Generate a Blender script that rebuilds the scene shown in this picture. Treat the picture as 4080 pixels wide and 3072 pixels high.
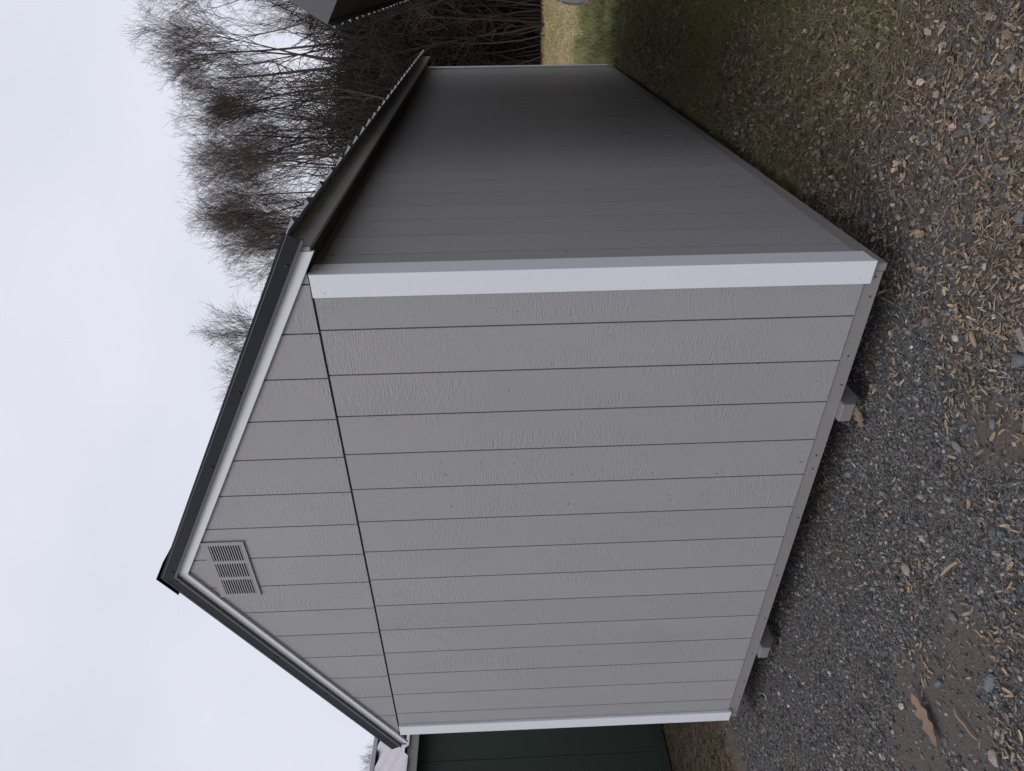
import bpy, math, random
import numpy as np
from mathutils import Vector, Matrix

for o in list(bpy.data.objects):
    bpy.data.objects.remove(o, do_unlink=True)
S = bpy.context.scene
COL = S.collection

# ------------------------------------------------------------------ camera
# the photograph was taken with the phone turned on its side: world "up" is picture left
DZ = 0.15                                   # height of the white corner boards' lower end above the ground
CAM = np.array((0.8998, -2.1421, 1.4229 + DZ))
YAW, PIT, ROL, FPX = 0.5787, -0.0272, -0.0302, 2516.28
_f = np.array([-math.sin(YAW) * math.cos(PIT), math.cos(YAW) * math.cos(PIT), math.sin(PIT)])
_r = np.array([math.cos(YAW), math.sin(YAW), 0.0])
_u = np.cross(_r, _f)
r2 = _r * math.cos(ROL) + _u * math.sin(ROL)
u2 = -_r * math.sin(ROL) + _u * math.cos(ROL)
cd = bpy.data.cameras.new('camera')
cam = bpy.data.objects.new('camera', cd)
COL.objects.link(cam)
cd.sensor_fit = 'HORIZONTAL'
cd.sensor_width = 36.0
cd.lens = 36.0 * FPX / 4080.0
cd.clip_start = 0.05
cd.clip_end = 2000
M = Matrix(((-u2[0], r2[0], -_f[0], CAM[0]), (-u2[1], r2[1], -_f[1], CAM[1]),
            (-u2[2], r2[2], -_f[2], CAM[2]), (0, 0, 0, 1)))
cam.matrix_world = M
S.camera = cam
S.render.resolution_x, S.render.resolution_y = 1024, 771

# ------------------------------------------------------------------ sky, sun, exposure (overcast winter day)
SUN_EL, SUN_AZ = math.radians(48), math.radians(205)   # azimuth measured from +Y towards +X
W = bpy.data.worlds.new('World')
S.world = W
W.use_nodes = True
nt = W.node_tree
nt.nodes.clear()
wo = nt.nodes.new('ShaderNodeOutputWorld')
bg = nt.nodes.new('ShaderNodeBackground')
sky = nt.nodes.new('ShaderNodeTexSky')
sky.sky_type = 'NISHITA'
sky.sun_disc = False
sky.sun_elevation = SUN_EL
sky.sun_rotation = SUN_AZ
sky.dust_density = 3.0
tc = nt.nodes.new('ShaderNodeTexCoord')
mp = nt.nodes.new('ShaderNodeMapping')
mp.inputs['Scale'].default_value = (1.0, 1.0, 2.2)
ns = nt.nodes.new('ShaderNodeTexNoise')
ns.inputs['Scale'].default_value = 1.7
ns.inputs['Detail'].default_value = 4.0
ns.inputs['Roughness'].default_value = 0.45
cr = nt.nodes.new('ShaderNodeValToRGB')
cr.color_ramp.elements[0].position = 0.30
cr.color_ramp.elements[0].color = (0.715, 0.735, 0.835, 1)
cr.color_ramp.elements[1].position = 0.62
cr.color_ramp.elements[1].color = (0.825, 0.842, 0.942, 1)
mul = nt.nodes.new('ShaderNodeVectorMath')
mul.operation = 'SCALE'
mul.inputs['Scale'].default_value = 10.0
mx = nt.nodes.new('ShaderNodeMix')
mx.data_type = 'RGBA'
mx.inputs[0].default_value = 0.93
L = nt.links.new
L(tc.outputs['Generated'], mp.inputs[0])
L(mp.outputs[0], ns.inputs['Vector'])
L(ns.outputs['Fac'], cr.inputs[0])
L(cr.outputs[0], mul.inputs[0])
L(sky.outputs[0], mx.inputs[6])
L(mul.outputs[0], mx.inputs[7])
L(mx.outputs[2], bg.inputs['Color'])
bg.inputs['Strength'].default_value = 0.1
L(bg.outputs[0], wo.inputs[0])

sl = bpy.data.lights.new('sun', 'SUN')
sl.energy = 0.9
sl.angle = math.radians(25)
sl.color = (1.0, 0.97, 0.93)
so = bpy.data.objects.new('sun', sl)
COL.objects.link(so)
d = Vector((math.sin(SUN_AZ) * math.cos(SUN_EL), math.cos(SUN_AZ) * math.cos(SUN_EL), math.sin(SUN_EL)))
so.rotation_euler = d.to_track_quat('Z', 'Y').to_euler()
so.location = (0, -5, 12)

S.view_settings.view_transform = 'Standard'
S.view_settings.look = 'None'
S.view_settings.exposure = 0.0
S.view_settings.gamma = 1.0
S.view_settings.use_curve_mapping = False
S.cycles.max_bounces = 4
S.cycles.diffuse_bounces = 2
S.cycles.glossy_bounces = 2
S.cycles.transmission_bounces = 2
S.cycles.caustics_reflective = False
S.cycles.caustics_refractive = False

rng = np.random.default_rng(7)
random.seed(7)

# ------------------------------------------------------------------ helpers
def link(o):
    COL.objects.link(o)
    return o

def tag(o, label=None, cat=None, group=None, kind=None):
    if label: o['label'] = label
    if cat: o['category'] = cat
    if group: o['group'] = group
    if kind: o['kind'] = kind
    return o

def empty(name, loc=(0, 0, 0), rz=0.0):
    o = link(bpy.data.objects.new(name, None))
    o.empty_display_size = 0.2
    o.location = loc
    o.rotation_euler = (0, 0, rz)
    return o

class MB:
    """collects boxes, prisms and tubes, then becomes one mesh object"""
    def __init__(self):
        self.v, self.f = [], []
    def add(self, vs, fs):
        n = len(self.v)
        self.v += [tuple(map(float, q)) for q in vs]
        self.f += [tuple(i + n for i in q) for q in fs]
        return self
    def box(self, x0, x1, y0, y1, z0, z1):
        vs = [(x, y, z) for z in (z0, z1) for y in (y0, y1) for x in (x0, x1)]
        return self.add(vs, [(0, 2, 3, 1), (4, 5, 7, 6), (0, 1, 5, 4), (1, 3, 7, 5), (3, 2, 6, 7), (2, 0, 4, 6)])
    def prism(self, poly, axis, a0, a1):
        """poly: 2D points in the plane across axis ('x': (y,z), 'y': (x,z), 'z': (x,y))"""
        def p3(q, a):
            if axis == 'x': return (a, q[0], q[1])
            if axis == 'y': return (q[0], a, q[1])
            return (q[0], q[1], a)
        n = len(poly)
        vs = [p3(q, a0) for q in poly] + [p3(q, a1) for q in poly]
        fs = [tuple(range(n)), tuple(range(2 * n - 1, n - 1, -1))]
        fs += [(i, i + n, (i + 1) % n + n, (i + 1) % n) for i in range(n)]
        return self.add(vs, fs)
    def tube(self, pts, rad, sides=8, cap=True):
        pts = [Vector(q) for q in pts]
        n0 = len(self.v)
        vs, fs = [], []
        for i, q in enumerate(pts):
            t = (pts[min(i + 1, len(pts) - 1)] - pts[max(i - 1, 0)]).normalized()
            a = t.cross(Vector((0.3, 0.5, 0.81))).normalized()
            b = t.cross(a)
            R = rad[i] if hasattr(rad, '__len__') else rad
            for k in range(sides):
                w = 2 * math.pi * k / sides
                vs.append(q + a * math.cos(w) * R + b * math.sin(w) * R)
        for i in range(len(pts) - 1):
            for k in range(sides):
                fs.append((i * sides + k, i * sides + (k + 1) % sides, (i + 1) * sides + (k + 1) % sides, (i + 1) * sides + k))
        if cap:
            fs.append(tuple(range(sides - 1, -1, -1)))
            m = (len(pts) - 1) * sides
            fs.append(tuple(range(m, m + sides)))
        return self.add(vs, fs)
    def mesh(self, name, mat=None, bevel=0.0):
        import bmesh
        me = bpy.data.meshes.new(name)
        me.from_pydata(self.v, [], self.f)
        bm = bmesh.new()
        bm.from_mesh(me)
        bmesh.ops.recalc_face_normals(bm, faces=bm.faces)
        if bevel:
            bmesh.ops.bevel(bm, geom=list(bm.edges), offset=bevel, segments=1, affect='EDGES', clamp_overlap=True)
        bm.to_mesh(me)
        bm.free()
        if mat: me.materials.append(mat)
        return me
    def build(self, name, mat, parent=None, loc=(0, 0, 0), rot=(0, 0, 0), bevel=0.0):
        o = link(bpy.data.objects.new(name, self.mesh(name, mat, bevel)))
        o.location = loc
        o.rotation_euler = rot
        if parent: o.parent = parent
        return o

def inst(name, me, parent=None, loc=(0, 0, 0), rot=(0, 0, 0), scale=None):
    o = link(bpy.data.objects.new(name, me))
    o.location = loc
    o.rotation_euler = rot
    if scale: o.scale = scale
    if parent: o.parent = parent
    return o

def np_mesh(name, V, F, mat=None, smooth=False):
    """fast mesh from numpy vertex and quad arrays"""
    me = bpy.data.meshes.new(name)
    V = np.ascontiguousarray(V, dtype=np.float32)
    F = np.ascontiguousarray(F, dtype=np.int32)
    k = F.shape[1]
    me.vertices.add(len(V))
    me.vertices.foreach_set('co', V.ravel())
    me.loops.add(F.size)
    me.loops.foreach_set('vertex_index', F.ravel())
    me.polygons.add(len(F))
    me.polygons.foreach_set('loop_start', np.arange(0, F.size, k, dtype=np.int32))
    me.polygons.foreach_set('loop_total', np.full(len(F), k, dtype=np.int32))
    me.update(calc_edges=True)
    if smooth: me.polygons.foreach_set('use_smooth', np.ones(len(F), dtype=bool))
    if mat: me.materials.append(mat)
    return me

def vnoise(x, y, scale, seed=0):
    """smooth value noise in 0..1"""
    g = np.random.default_rng(seed).random((64, 64))
    x = np.asarray(x) * scale + 31.7
    y = np.asarray(y) * scale + 17.3
    xi, yi = np.floor(x).astype(int), np.floor(y).astype(int)
    fx, fy = x - xi, y - yi
    fx, fy = fx * fx * (3 - 2 * fx), fy * fy * (3 - 2 * fy)
    a, b = g[xi % 64, yi % 64], g[(xi + 1) % 64, yi % 64]
    c, e = g[xi % 64, (yi + 1) % 64], g[(xi + 1) % 64, (yi + 1) % 64]
    return (a * (1 - fx) + b * fx) * (1 - fy) + (c * (1 - fx) + e * fx) * fy

def fbm(x, y, scale, seed=0):
    return (vnoise(x, y, scale, seed) * 0.55 + vnoise(x, y, scale * 2.1, seed + 1) * 0.3 + vnoise(x, y, scale * 4.3, seed + 2) * 0.15)

# ------------------------------------------------------------------ materials
class MT:
    def __init__(self, name, rough=0.7, spec=0.4, metal=0.0):
        self.m = bpy.data.materials.new(name)
        self.m.use_nodes = True
        self.t = self.m.node_tree
        self.b = self.t.nodes['Principled BSDF']
        self.b.inputs['Roughness'].default_value = rough
        self.b.inputs['Specular IOR Level'].default_value = spec
        self.b.inputs['Metallic'].default_value = metal
        self._tc = None
    def n(self, kind, **kw):
        q = self.t.nodes.new(kind)
        for k, v in kw.items(): setattr(q, k, v)
        return q
    def l(self, a, b): self.t.links.new(a, b)
    def coord(self, which='Object'):
        if not self._tc: self._tc = self.n('ShaderNodeTexCoord')
        return self._tc.outputs[which]
    def mapped(self, scale, which='Object', rnd=False):
        m = self.n('ShaderNodeMapping')
        m.inputs['Scale'].default_value = scale
        src = self.coord(which)
        if rnd:
            oi = self.n('ShaderNodeObjectInfo')
            sc = self.n('ShaderNodeMath', operation='MULTIPLY')
            sc.inputs[1].default_value = 37.0
            self.l(oi.outputs['Random'], sc.inputs[0])
            ad = self.n('ShaderNodeVectorMath', operation='ADD')
            self.l(src, ad.inputs[0])
            self.l(sc.outputs[0], ad.inputs[1])
            src = ad.outputs[0]
        self.l(src, m.inputs[0])
        return m.outputs[0]
    def noise(self, vec, scale=1.0, detail=3.0, rough=0.5, dist=0.0):
        q = self.n('ShaderNodeTexNoise')
        q.inputs['Scale'].default_value = scale
        q.inputs['Detail'].default_value = detail
        q.inputs['Roughness'].default_value = rough
        q.inputs['Distortion'].default_value = dist
        self.l(vec, q.inputs['Vector'])
        return q.outputs['Fac']
    def ramp(self, fac, stops):
        q = self.n('ShaderNodeValToRGB')
        e = q.color_ramp.elements
        while len(e) < len(stops): e.new(0.5)
        for i, (p, c) in enumerate(stops):
            e[i].position = p
            e[i].color = (c, c, c, 1) if not hasattr(c, '__len__') else (*c, 1)
        self.l(fac, q.inputs[0])
        return q.outputs[0]
    def math(self, op, a, b):
        q = self.n('ShaderNodeMath', operation=op)
        for i, s in enumerate((a, b)):
            if isinstance(s, (int, float)): q.inputs[i].default_value = s
            else: self.l(s, q.inputs[i])
        return q.outputs[0]
    def mix(self, fac, a, b, blend='MIX'):
        q = self.n('ShaderNodeMix', data_type='RGBA', blend_type=blend)
        for i, s in ((0, fac), (6, a), (7, b)):
            if isinstance(s, (int, float)): q.inputs[i].default_value = s
            elif isinstance(s, tuple): q.inputs[i].default_value = (*s, 1)
            else: self.l(s, q.inputs[i])
        return q.outputs[2]
    def color(self, c):
        if isinstance(c, tuple): self.b.inputs['Base Color'].default_value = (*c, 1)
        else: self.l(c, self.b.inputs['Base Color'])
        return self
    def roughness(self, s):
        self.l(s, self.b.inputs['Roughness'])
        return self
    def bump(self, h, strength=0.5, dist=0.01):
        q = self.n('ShaderNodeBump')
        q.inputs['Strength'].default_value = strength
        q.inputs['Distance'].default_value = dist
        self.l(h, q.inputs['Height'])
        self.l(q.outputs[0], self.b.inputs['Normal'])
        return self

def siding_material(name, base, emboss=1.0):
    m = MT(name, 0.55, 0.35)
    # embossed cedar texture: short ridges lying across the board, patches of cathedral grain, pits
    ridge = m.noise(m.mapped((26, 26, 170), rnd=True), 1.0, 2.0, 0.5, 0.4)
    patch = m.noise(m.mapped((5, 5, 2.2), rnd=True), 1.0, 2.0)
    pm = m.ramp(patch, [(0.40, 0.0), (0.62, 1.0)])
    wv = m.n('ShaderNodeTexWave', wave_type='RINGS', rings_direction='Y')
    wv.inputs['Scale'].default_value = 9.0
    wv.inputs['Distortion'].default_value = 7.0
    wv.inputs['Detail'].default_value = 2.0
    m.l(m.mapped((3.0, 1.0, 0.9), rnd=True), wv.inputs['Vector'])
    gm = m.ramp(m.noise(m.mapped((3, 3, 1.6), rnd=True), 1.3, 1.0), [(0.56, 0.0), (0.66, 1.0)])
    grain = m.math('MULTIPLY', wv.outputs['Fac'], gm)
    spk = m.noise(m.mapped((130, 130, 130), rnd=True), 1.0, 2.0, 0.6)
    pits = m.ramp(spk, [(0.30, 0.0), (0.36, 0.5), (0.66, 0.5), (0.74, 1.0)])
    h = m.math('ADD', m.math('MULTIPLY', ridge, m.math('ADD', m.math('MULTIPLY', pm, 1.0), 0.10)),
               m.math('ADD', m.math('MULTIPLY', grain, 0.35), m.math('MULTIPLY', pits, 0.5)))
    m.bump(h, 0.75 * emboss, 0.004)
    tone = m.noise(m.mapped((2.2, 2.2, 0.8), rnd=True), 1.0, 3.0)
    dark = tuple(c * 0.93 for c in base)
    lite = tuple(min(1, c * 1.06) for c in base)
    c = m.mix(tone, dark, lite)
    oi = m.n('ShaderNodeObjectInfo')
    c = m.mix(1.0, c, m.ramp(oi.outputs['Random'], [(0.0, 0.955), (1.0, 1.0)]), 'MULTIPLY')
    # scattered dark pin holes and pale chips in the paint
    hole = m.ramp(m.noise(m.mapped((75, 75, 75), rnd=True), 1.0, 0.0), [(0.125, 0.4), (0.15, 1.0)])
    c = m.mix(1.0, c, hole, 'MULTIPLY')
    m.color(c)
    m.roughness(m.ramp(spk, [(0.3, 0.62), (0.75, 0.42)]))
    return m.m

def paint(name, base, rough=0.5, grime=0.12, bump=0.12, sc=40.0, spec=0.4):
    m = MT(name, rough, spec)
    t = m.noise(m.mapped((3, 3, 3), rnd=True), 1.0, 4.0, 0.6)
    c = m.mix(t, tuple(x * (1 - grime) for x in base), tuple(min(1, x * (1 + grime * 0.4)) for x in base))
    spots = m.ramp(m.noise(m.mapped((60, 60, 60), rnd=True), 1.0, 1.0), [(0.17, 0.55), (0.21, 1.0)])
    m.color(m.mix(1.0, c, spots, 'MULTIPLY'))
    m.bump(m.noise(m.mapped((sc, sc, sc * 2.5), rnd=True), 1.0, 3.0, 0.6), bump, 0.003)
    return m.m

M_side = siding_material('grey_siding_paint', (0.367, 0.359, 0.365))
M_core = paint('grey_groove_paint', (0.25, 0.24, 0.24))
M_white = paint('white_trim_paint', (0.80, 0.83, 0.87), 0.45, 0.05, 0.10)
M_skirt = paint('grey_skirt_paint', (0.28, 0.262, 0.262), 0.6, 0.15, 0.25)
M_skid = paint('weathered_skid_paint', (0.25, 0.24, 0.235), 0.8, 0.35, 0.5, 25.0)
M_char = paint('charcoal_trim_metal', (0.014, 0.0155, 0.019), 0.5, 0.2, 0.03, 12.0, 0.2)
M_lip = paint('charcoal_trim_lip', (0.10, 0.095, 0.11), 0.4, 0.15, 0.03)
M_fascia = paint('eave_fascia_paint', (0.36, 0.355, 0.335), 0.55, 0.12, 0.08)
M_galv = paint('bare_roof_metal', (0.20, 0.21, 0.225), 0.45, 0.15, 0.05, 10.0, 0.6)
M_deck = paint('roof_board', (0.10, 0.085, 0.07), 0.9, 0.3, 0.3)
M_vent = paint('vent_plastic', (0.34, 0.335, 0.338), 0.5, 0.05, 0.03)
M_black = MT('dark_opening', 0.9, 0.1).color((0.01, 0.01, 0.011)).m
M_nail = MT('nail_head', 0.6, 0.3).color((0.03, 0.028, 0.027)).m
M_green = siding_material('dark_green_siding_paint', (0.043, 0.060, 0.048), 0.5)
M_greent = paint('dark_green_trim_paint', (0.038, 0.046, 0.040), 0.55, 0.15, 0.12)
M_lroof = paint('pale_roof_metal', (0.50, 0.47, 0.50), 0.42, 0.08, 0.03, 8.0, 0.5)
M_barnf = paint('slate_trim_metal', (0.135, 0.135, 0.15), 0.4, 0.1, 0.03, 10.0)
M_barn = siding_material('barn_siding_paint', (0.15, 0.135, 0.12), 0.8)
M_soffit = paint('raw_soffit_board', (0.085, 0.070, 0.058), 0.9, 0.4, 0.4)
M_sign = paint('sign_white', (0.84, 0.85, 0.87), 0.35, 0.03, 0.02)
M_red = paint('sign_red', (0.50, 0.035, 0.05), 0.4, 0.05, 0.02)
M_stake = paint('steel_stake', (0.2, 0.2, 0.2), 0.5, 0.1, 0.05)

def instancer_material(name, rough=0.8, spec=0.3, bumpscale=60.0, var=0.35, trans=0.0):
    m = MT(name, rough, spec)
    a = m.n('ShaderNodeAttribute', attribute_type='INSTANCER', attribute_name='col')
    t = m.noise(m.mapped((1, 1, 1)), bumpscale, 3.0, 0.6)
    m.color(m.mix(t, m.mix(1.0, a.outputs['Color'], (1 - var,) * 3, 'MULTIPLY'), m.mix(1.0, a.outputs['Color'], (1 + var,) * 3, 'MULTIPLY')))
    m.bump(t, 0.35, 0.05)
    return m.m

M_stone = instancer_material('gravel_stone', 0.75, 0.35, 2.5)
M_chip = instancer_material('wood_chip', 0.85, 0.2, 3.0)
M_blade = instancer_material('grass_blade', 0.7, 0.25, 2.0, 0.2)
M_brush = instancer_material('brush_twig', 0.9, 0.15, 1.0, 0.2)

def bark_material(name, a, b):
    m = MT(name, 0.9, 0.15)
    oi = m.n('ShaderNodeObjectInfo')
    t = m.noise(m.mapped((9, 9, 2.0)), 1.0, 4.0, 0.6)
    c = m.mix(t, a, b)
    tone = m.ramp(oi.outputs['Random'], [(0.0, 0.75), (1.0, 1.25)])
    m.color(m.mix(1.0, c, tone, 'MULTIPLY'))
    m.bump(t, 0.5, 0.03)
    return m.m
M_bark = bark_material('grey_brown_bark', (0.06, 0.05, 0.044), (0.15, 0.125, 0.108))
M_twig = bark_material('twig_bark', (0.080, 0.060, 0.052), (0.14, 0.107, 0.093))
M_pale = bark_material('pale_dead_wood', (0.22, 0.19, 0.165), (0.34, 0.30, 0.26))

DIRT = [(-1.42, -0.86, .20), (-1.62, -0.93, .20), (-1.30, -1.02, .18), (-1.05, -0.87, .16), (-0.33, -0.62, .13)]
# ground: zones follow the place itself (gravel yard in front, mossy strip between the sheds, straw lawn, leaf litter)
def ground_material():
    m = MT('ground_soil', 0.95, 0.2)
    P = m.coord('Object')
    sx = m.n('ShaderNodeSeparateXYZ')
    m.l(P, sx.inputs[0])
    X, Y = sx.outputs[0], sx.outputs[1]
    wob = m.noise(m.mapped((1, 1, 1)), 1.6, 4.0, 0.6)
    wob2 = m.noise(m.mapped((1, 1, 1)), 0.5, 3.0, 0.6)
    fine = m.noise(m.mapped((1, 1, 1)), 130.0, 3.0, 0.7)
    mid = m.noise(m.mapped((1, 1, 1)), 28.0, 4.0, 0.7)
    vo = m.n('ShaderNodeTexVoronoi')
    vo.inputs['Scale'].default_value = 150.0
    m.l(P, vo.inputs['Vector'])
    vs = m.n('ShaderNodeSeparateColor')
    m.l(vo.outputs['Color'], vs.inputs[0])
    grav = m.ramp(vs.outputs[0], [(0.0, (0.042, 0.043, 0.045)), (0.55, (0.11, 0.11, 0.11)), (0.86, (0.17, 0.168, 0.163)), (1.0, (0.28, 0.24, 0.20))])
    dirt = m.mix(fine, (0.085, 0.073, 0.066), (0.145, 0.127, 0.115))
    brown = m.mix(mid, (0.085, 0.066, 0.050), (0.26, 0.20, 0.145))
    moss = m.mix(mid, (0.065, 0.075, 0.030), (0.17, 0.175, 0.075))
    straw = m.mix(mid, (0.30, 0.24, 0.14), (0.52, 0.43, 0.26))
    litter = m.mix(mid, (0.036, 0.027, 0.022), (0.105, 0.078, 0.060))
    # gravel with soil showing through
    c = m.mix(m.ramp(wob, [(0.50, 0.0), (0.60, 1.0)]), grav, dirt)
    c = m.mix(m.math('MULTIPLY', m.ramp(m.math('ADD', X, 0.2), [(0.0, 0.0), (0.6, 1.0)]), m.ramp(mid, [(0.35, 0.2), (0.6, 0.85)])), c, brown)
    bare = None
    # bare trodden patches
    for a, b, r in DIRT:
        dv = m.n('ShaderNodeVectorMath', operation='DISTANCE')
        m.l(P, dv.inputs[0])
        dv.inputs[1].default_value = (a, b, 0.0)
        ww = m.math('ADD', m.math('DIVIDE', dv.outputs['Value'], r * 1.05), m.math('MULTIPLY', m.math('SUBTRACT', mid, 0.5), 0.5))
        pk = m.ramp(ww, [(0.75, 1.0), (1.0, 0.0)])
        c = m.mix(pk, c, dirt)
        bare = pk if bare is None else m.math('MAXIMUM', bare, pk)
    # brown mulch and moss beyond the gravel on the right of the shed
    yw = m.math('ADD', Y, m.math('MULTIPLY', wob, 1.1))
    f1 = m.ramp(m.math('MULTIPLY', yw, 0.25), [(0.25, 0.0), (0.40, 1.0)])
    right = m.ramp(m.math('ADD', X, 0.2), [(0.0, 0.0), (0.25, 1.0)])
    bm_ = m.mix(m.ramp(wob, [(0.44, 0.0), (0.58, 1.0)]), brown, moss)
    c = m.mix(m.math('MULTIPLY', f1, right), c, bm_)
    # brown trodden ground by the green shed
    left = m.ramp(m.math('ADD', m.math('MULTIPLY', X, -1.0), m.math('MULTIPLY', wob, 0.8)), [(3.55 / 10, 0.0), (1.0, 1.0)])
    lx = m.math('MULTIPLY', m.math('ADD', m.math('MULTIPLY', X, -1.0), m.math('MULTIPLY', wob, 0.9)), 0.1)
    left = m.ramp(lx, [(0.375, 0.0), (0.415, 1.0)])
    c = m.mix(left, c, brown)
    # straw lawn behind
    f2 = m.ramp(m.math('MULTIPLY', m.math('ADD', Y, m.math('MULTIPLY', wob, 1.5)), 0.05), [(0.33, 0.0), (0.40, 1.0)])
    c = m.mix(f2, c, m.mix(m.ramp(wob2, [(0.42, 0.0), (0.62, 1.0)]), straw, m.mix(0.5, straw, moss)))
    # leaf litter in the wood
    f3 = m.ramp(m.math('MULTIPLY', m.math('ADD', Y, m.math('MULTIPLY', wob, 0.8)), 0.02), [(0.345, 0.0), (0.36, 1.0)])
    c = m.mix(f3, c, litter)
    m.color(c)
    h = m.math('ADD', m.math('MULTIPLY', m.math('MULTIPLY', vo.outputs['Distance'], 0.8), m.math('SUBTRACT', 1.0, bare)), m.math('ADD', m.math('MULTIPLY', fine, 0.5), m.math('MULTIPLY', mid, 0.8)))
    m.bump(h, 0.8, 0.012)
    return m.m
M_ground = ground_material()

# ------------------------------------------------------------------ ground: one sheet out to the horizon, rising gently under the wood
def ground_z(x, y):
    x, y = np.asarray(x, float), np.asarray(y, float)
    z = (fbm(x, y, 0.9, 3) - 0.5) * 0.035
    z = z + 0.035 * np.clip((y - 0.5) / 5.0, 0, 1)
    c = lambda v: np.clip(v, 0, 1)
    z = z - 0.045 * c((x + 3.07) / 0.07) * c((0.01 - x) / 0.07) * c((y - 0.0) / 0.08) * c((6.05 - y) / 0.08)   # ground lowered under the shed to deepen the shade below the skirt
    z = z + (fbm(x, y, 0.13, 9) - 0.5) * 0.25 * np.clip((y - 8) / 10, 0, 1)
    z = z + 8.0 * np.clip((y - 32) / 55, 0, 1) ** 1.3
    return z

def axis(vals):
    return np.unique(np.concatenate([np.linspace(a, b, n) for a, b, n in vals]))
gx = axis([(-400, -60, 12), (-60, -12, 25), (-12, -5, 24), (-5, 3, 110), (-3.12, -2.95, 18), (-0.10, 0.06, 18), (3, 12, 24), (12, 60, 20), (60, 400, 12)])
gy = axis([(-400, -30, 10), (-30, -4, 14), (-4, 4, 110), (-0.04, 0.14, 20), (5.9, 6.1, 12), (4, 20, 70), (20, 100, 50), (100, 600, 14)])
GX, GY = np.meshgrid(gx, gy, indexing='ij')
V = np.stack([GX, GY, ground_z(GX, GY)], -1).reshape(-1, 3)
nx, ny = len(gx), len(gy)
I = np.arange(nx * ny).reshape(nx, ny)
F = np.stack([I[:-1, :-1], I[1:, :-1], I[1:, 1:], I[:-1, 1:]], -1).reshape(-1, 4)
ground = inst('ground', np_mesh('ground', V, F, M_ground, True))
tag(ground, 'gravel, soil and straw lawn running back to the wood', kind='structure')

# ------------------------------------------------------------------ the grey shed
zt = DZ                                   # lower end of the corner boards
SX0, SX1, SY1 = -3.09, 0.0, 6.04
RX, RZ, SL = -1.545, 3.078 + DZ, 0.555    # ridge line and roof slope
def rake(x, off=0.0):                     # height of the rake's upper edge at x
    return RZ - SL * abs(x - RX) + off

shed = empty('garden_shed', (RX, SY1 / 2, 0))
tag(shed, 'large grey gable shed with white corner boards standing on skids', 'shed')
SO = Vector((RX, SY1 / 2, 0))
def sp(mb, name, mat, parent=shed, bevel=0.0):      # a part given in world coordinates
    o = mb.build(name, mat, None, bevel=bevel)
    o.data.transform(Matrix.Translation(-SO))
    o.parent = parent
    return o

# solid core behind the boards, so grooves end on painted wood
core = MB()
prof = [(SX0 + 0.03, 0.165), (SX1 - 0.03, 0.165), (SX1 - 0.03, 2.30), (RX, rake(RX) - 0.06), (SX0 + 0.03, 2.30)]
core.prism(prof, 'y', 0.027, SY1 - 0.02)
wall = sp(core, 'wall', M_core)

GAP = 0.0050
G0, GS = 0.234, 0.2032
# lower front boards
edges = [0.0] + [G0 - GS + GS * i for i in range(0, 16) if G0 - GS + GS * i > 0.01 and G0 - GS + GS * i < 3.06] + [3.085]
full_me = {}
def board_mesh(w, h, bev=0.0012):
    k = (round(w, 3), round(h, 3), bev)
    if k not in full_me:
        full_me[k] = MB().box(-w / 2, w / 2, 0, 0.014, 0, h).mesh('siding_board', M_side, bev)
    return full_me[k]
def rel(x, y, z):
    return (x - SO.x, y - SO.y, z - SO.z)
for a, b in zip(edges[:-1], edges[1:]):
    w = b - a - GAP
    inst('siding_board', board_mesh(w, 2.066), shed, rel(-(a + b) / 2, 0.016, zt + 0.014))
# gable boards, cut to the slope
jz = 2.088 + DZ
off = 0.012
ge = [0.0] + [G0 - GS + off + GS * i for i in range(0, 16) if G0 - GS + off + GS * i < 3.06] + [3.085]
for a, b in zip(ge[:-1], ge[1:]):
    x0, x1 = -(b - GAP / 2), -(a + GAP / 2)
    c = (x0 + x1) / 2
    t0, t1 = rake(x0, -0.085) - jz, rake(x1, -0.085) - jz
    if max(t0, t1) < 0.02: continue
    poly = [(x0 - c, 0), (x1 - c, 0)]
    if x0 < RX < x1: poly += [(x1 - c, max(t1, 0.004)), (RX - c, rake(RX, -0.085) - jz), (x0 - c, max(t0, 0.004))]
    else: poly += [(x1 - c, max(t1, 0.004)), (x0 - c, max(t0, 0.004))]
    MB().prism(poly, 'y', 0.0, 0.014).build('gable_board', M_side, shed, rel(c, 0.014, jz), bevel=0.0012)
# metal flashing strip in the joint
sp(MB().box(SX0 + 0.02, SX1 - 0.02, 0.019, 0.029, jz - 0.012, jz - 0.004), 'joint_flashing', M_char)

# side boards (right wall), seams every 1.22 m are wider
k0 = 1.243 - GS * 6
se = [0.02] + [k0 + GS * i for i in range(0, 40) if 0.06 < k0 + GS * i < SY1 - 0.06] + [SY1 - 0.02]
for a, b in zip(se[:-1], se[1:]):
    w = b - a - (0.0065 if abs((b - 1.243) / 1.2192 - round((b - 1.243) / 1.2192)) < 0.02 else 0.0045)
    inst('siding_board', board_mesh(w, 2.052, 0.0), shed, rel(-0.016, (a + b) / 2, zt + 0.014), (0, 0, math.pi / 2))
# the two walls the photo does not show
sp(MB().box(SX0 + 0.014, SX0 + 0.028, 0.02, SY1 - 0.02, zt + 0.014, 2.24), 'rear_siding', M_side)
back = [(SX0 + 0.02, zt + .014), (SX1 - 0.02, zt + .014), (SX1 - 0.02, 2.27), (RX, rake(RX) - 0.085), (SX0 + 0.02, 2.27)]
sp(MB().prism(back, 'y', SY1 - 0.019, SY1 - 0.008), 'rear_siding', M_side)

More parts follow.
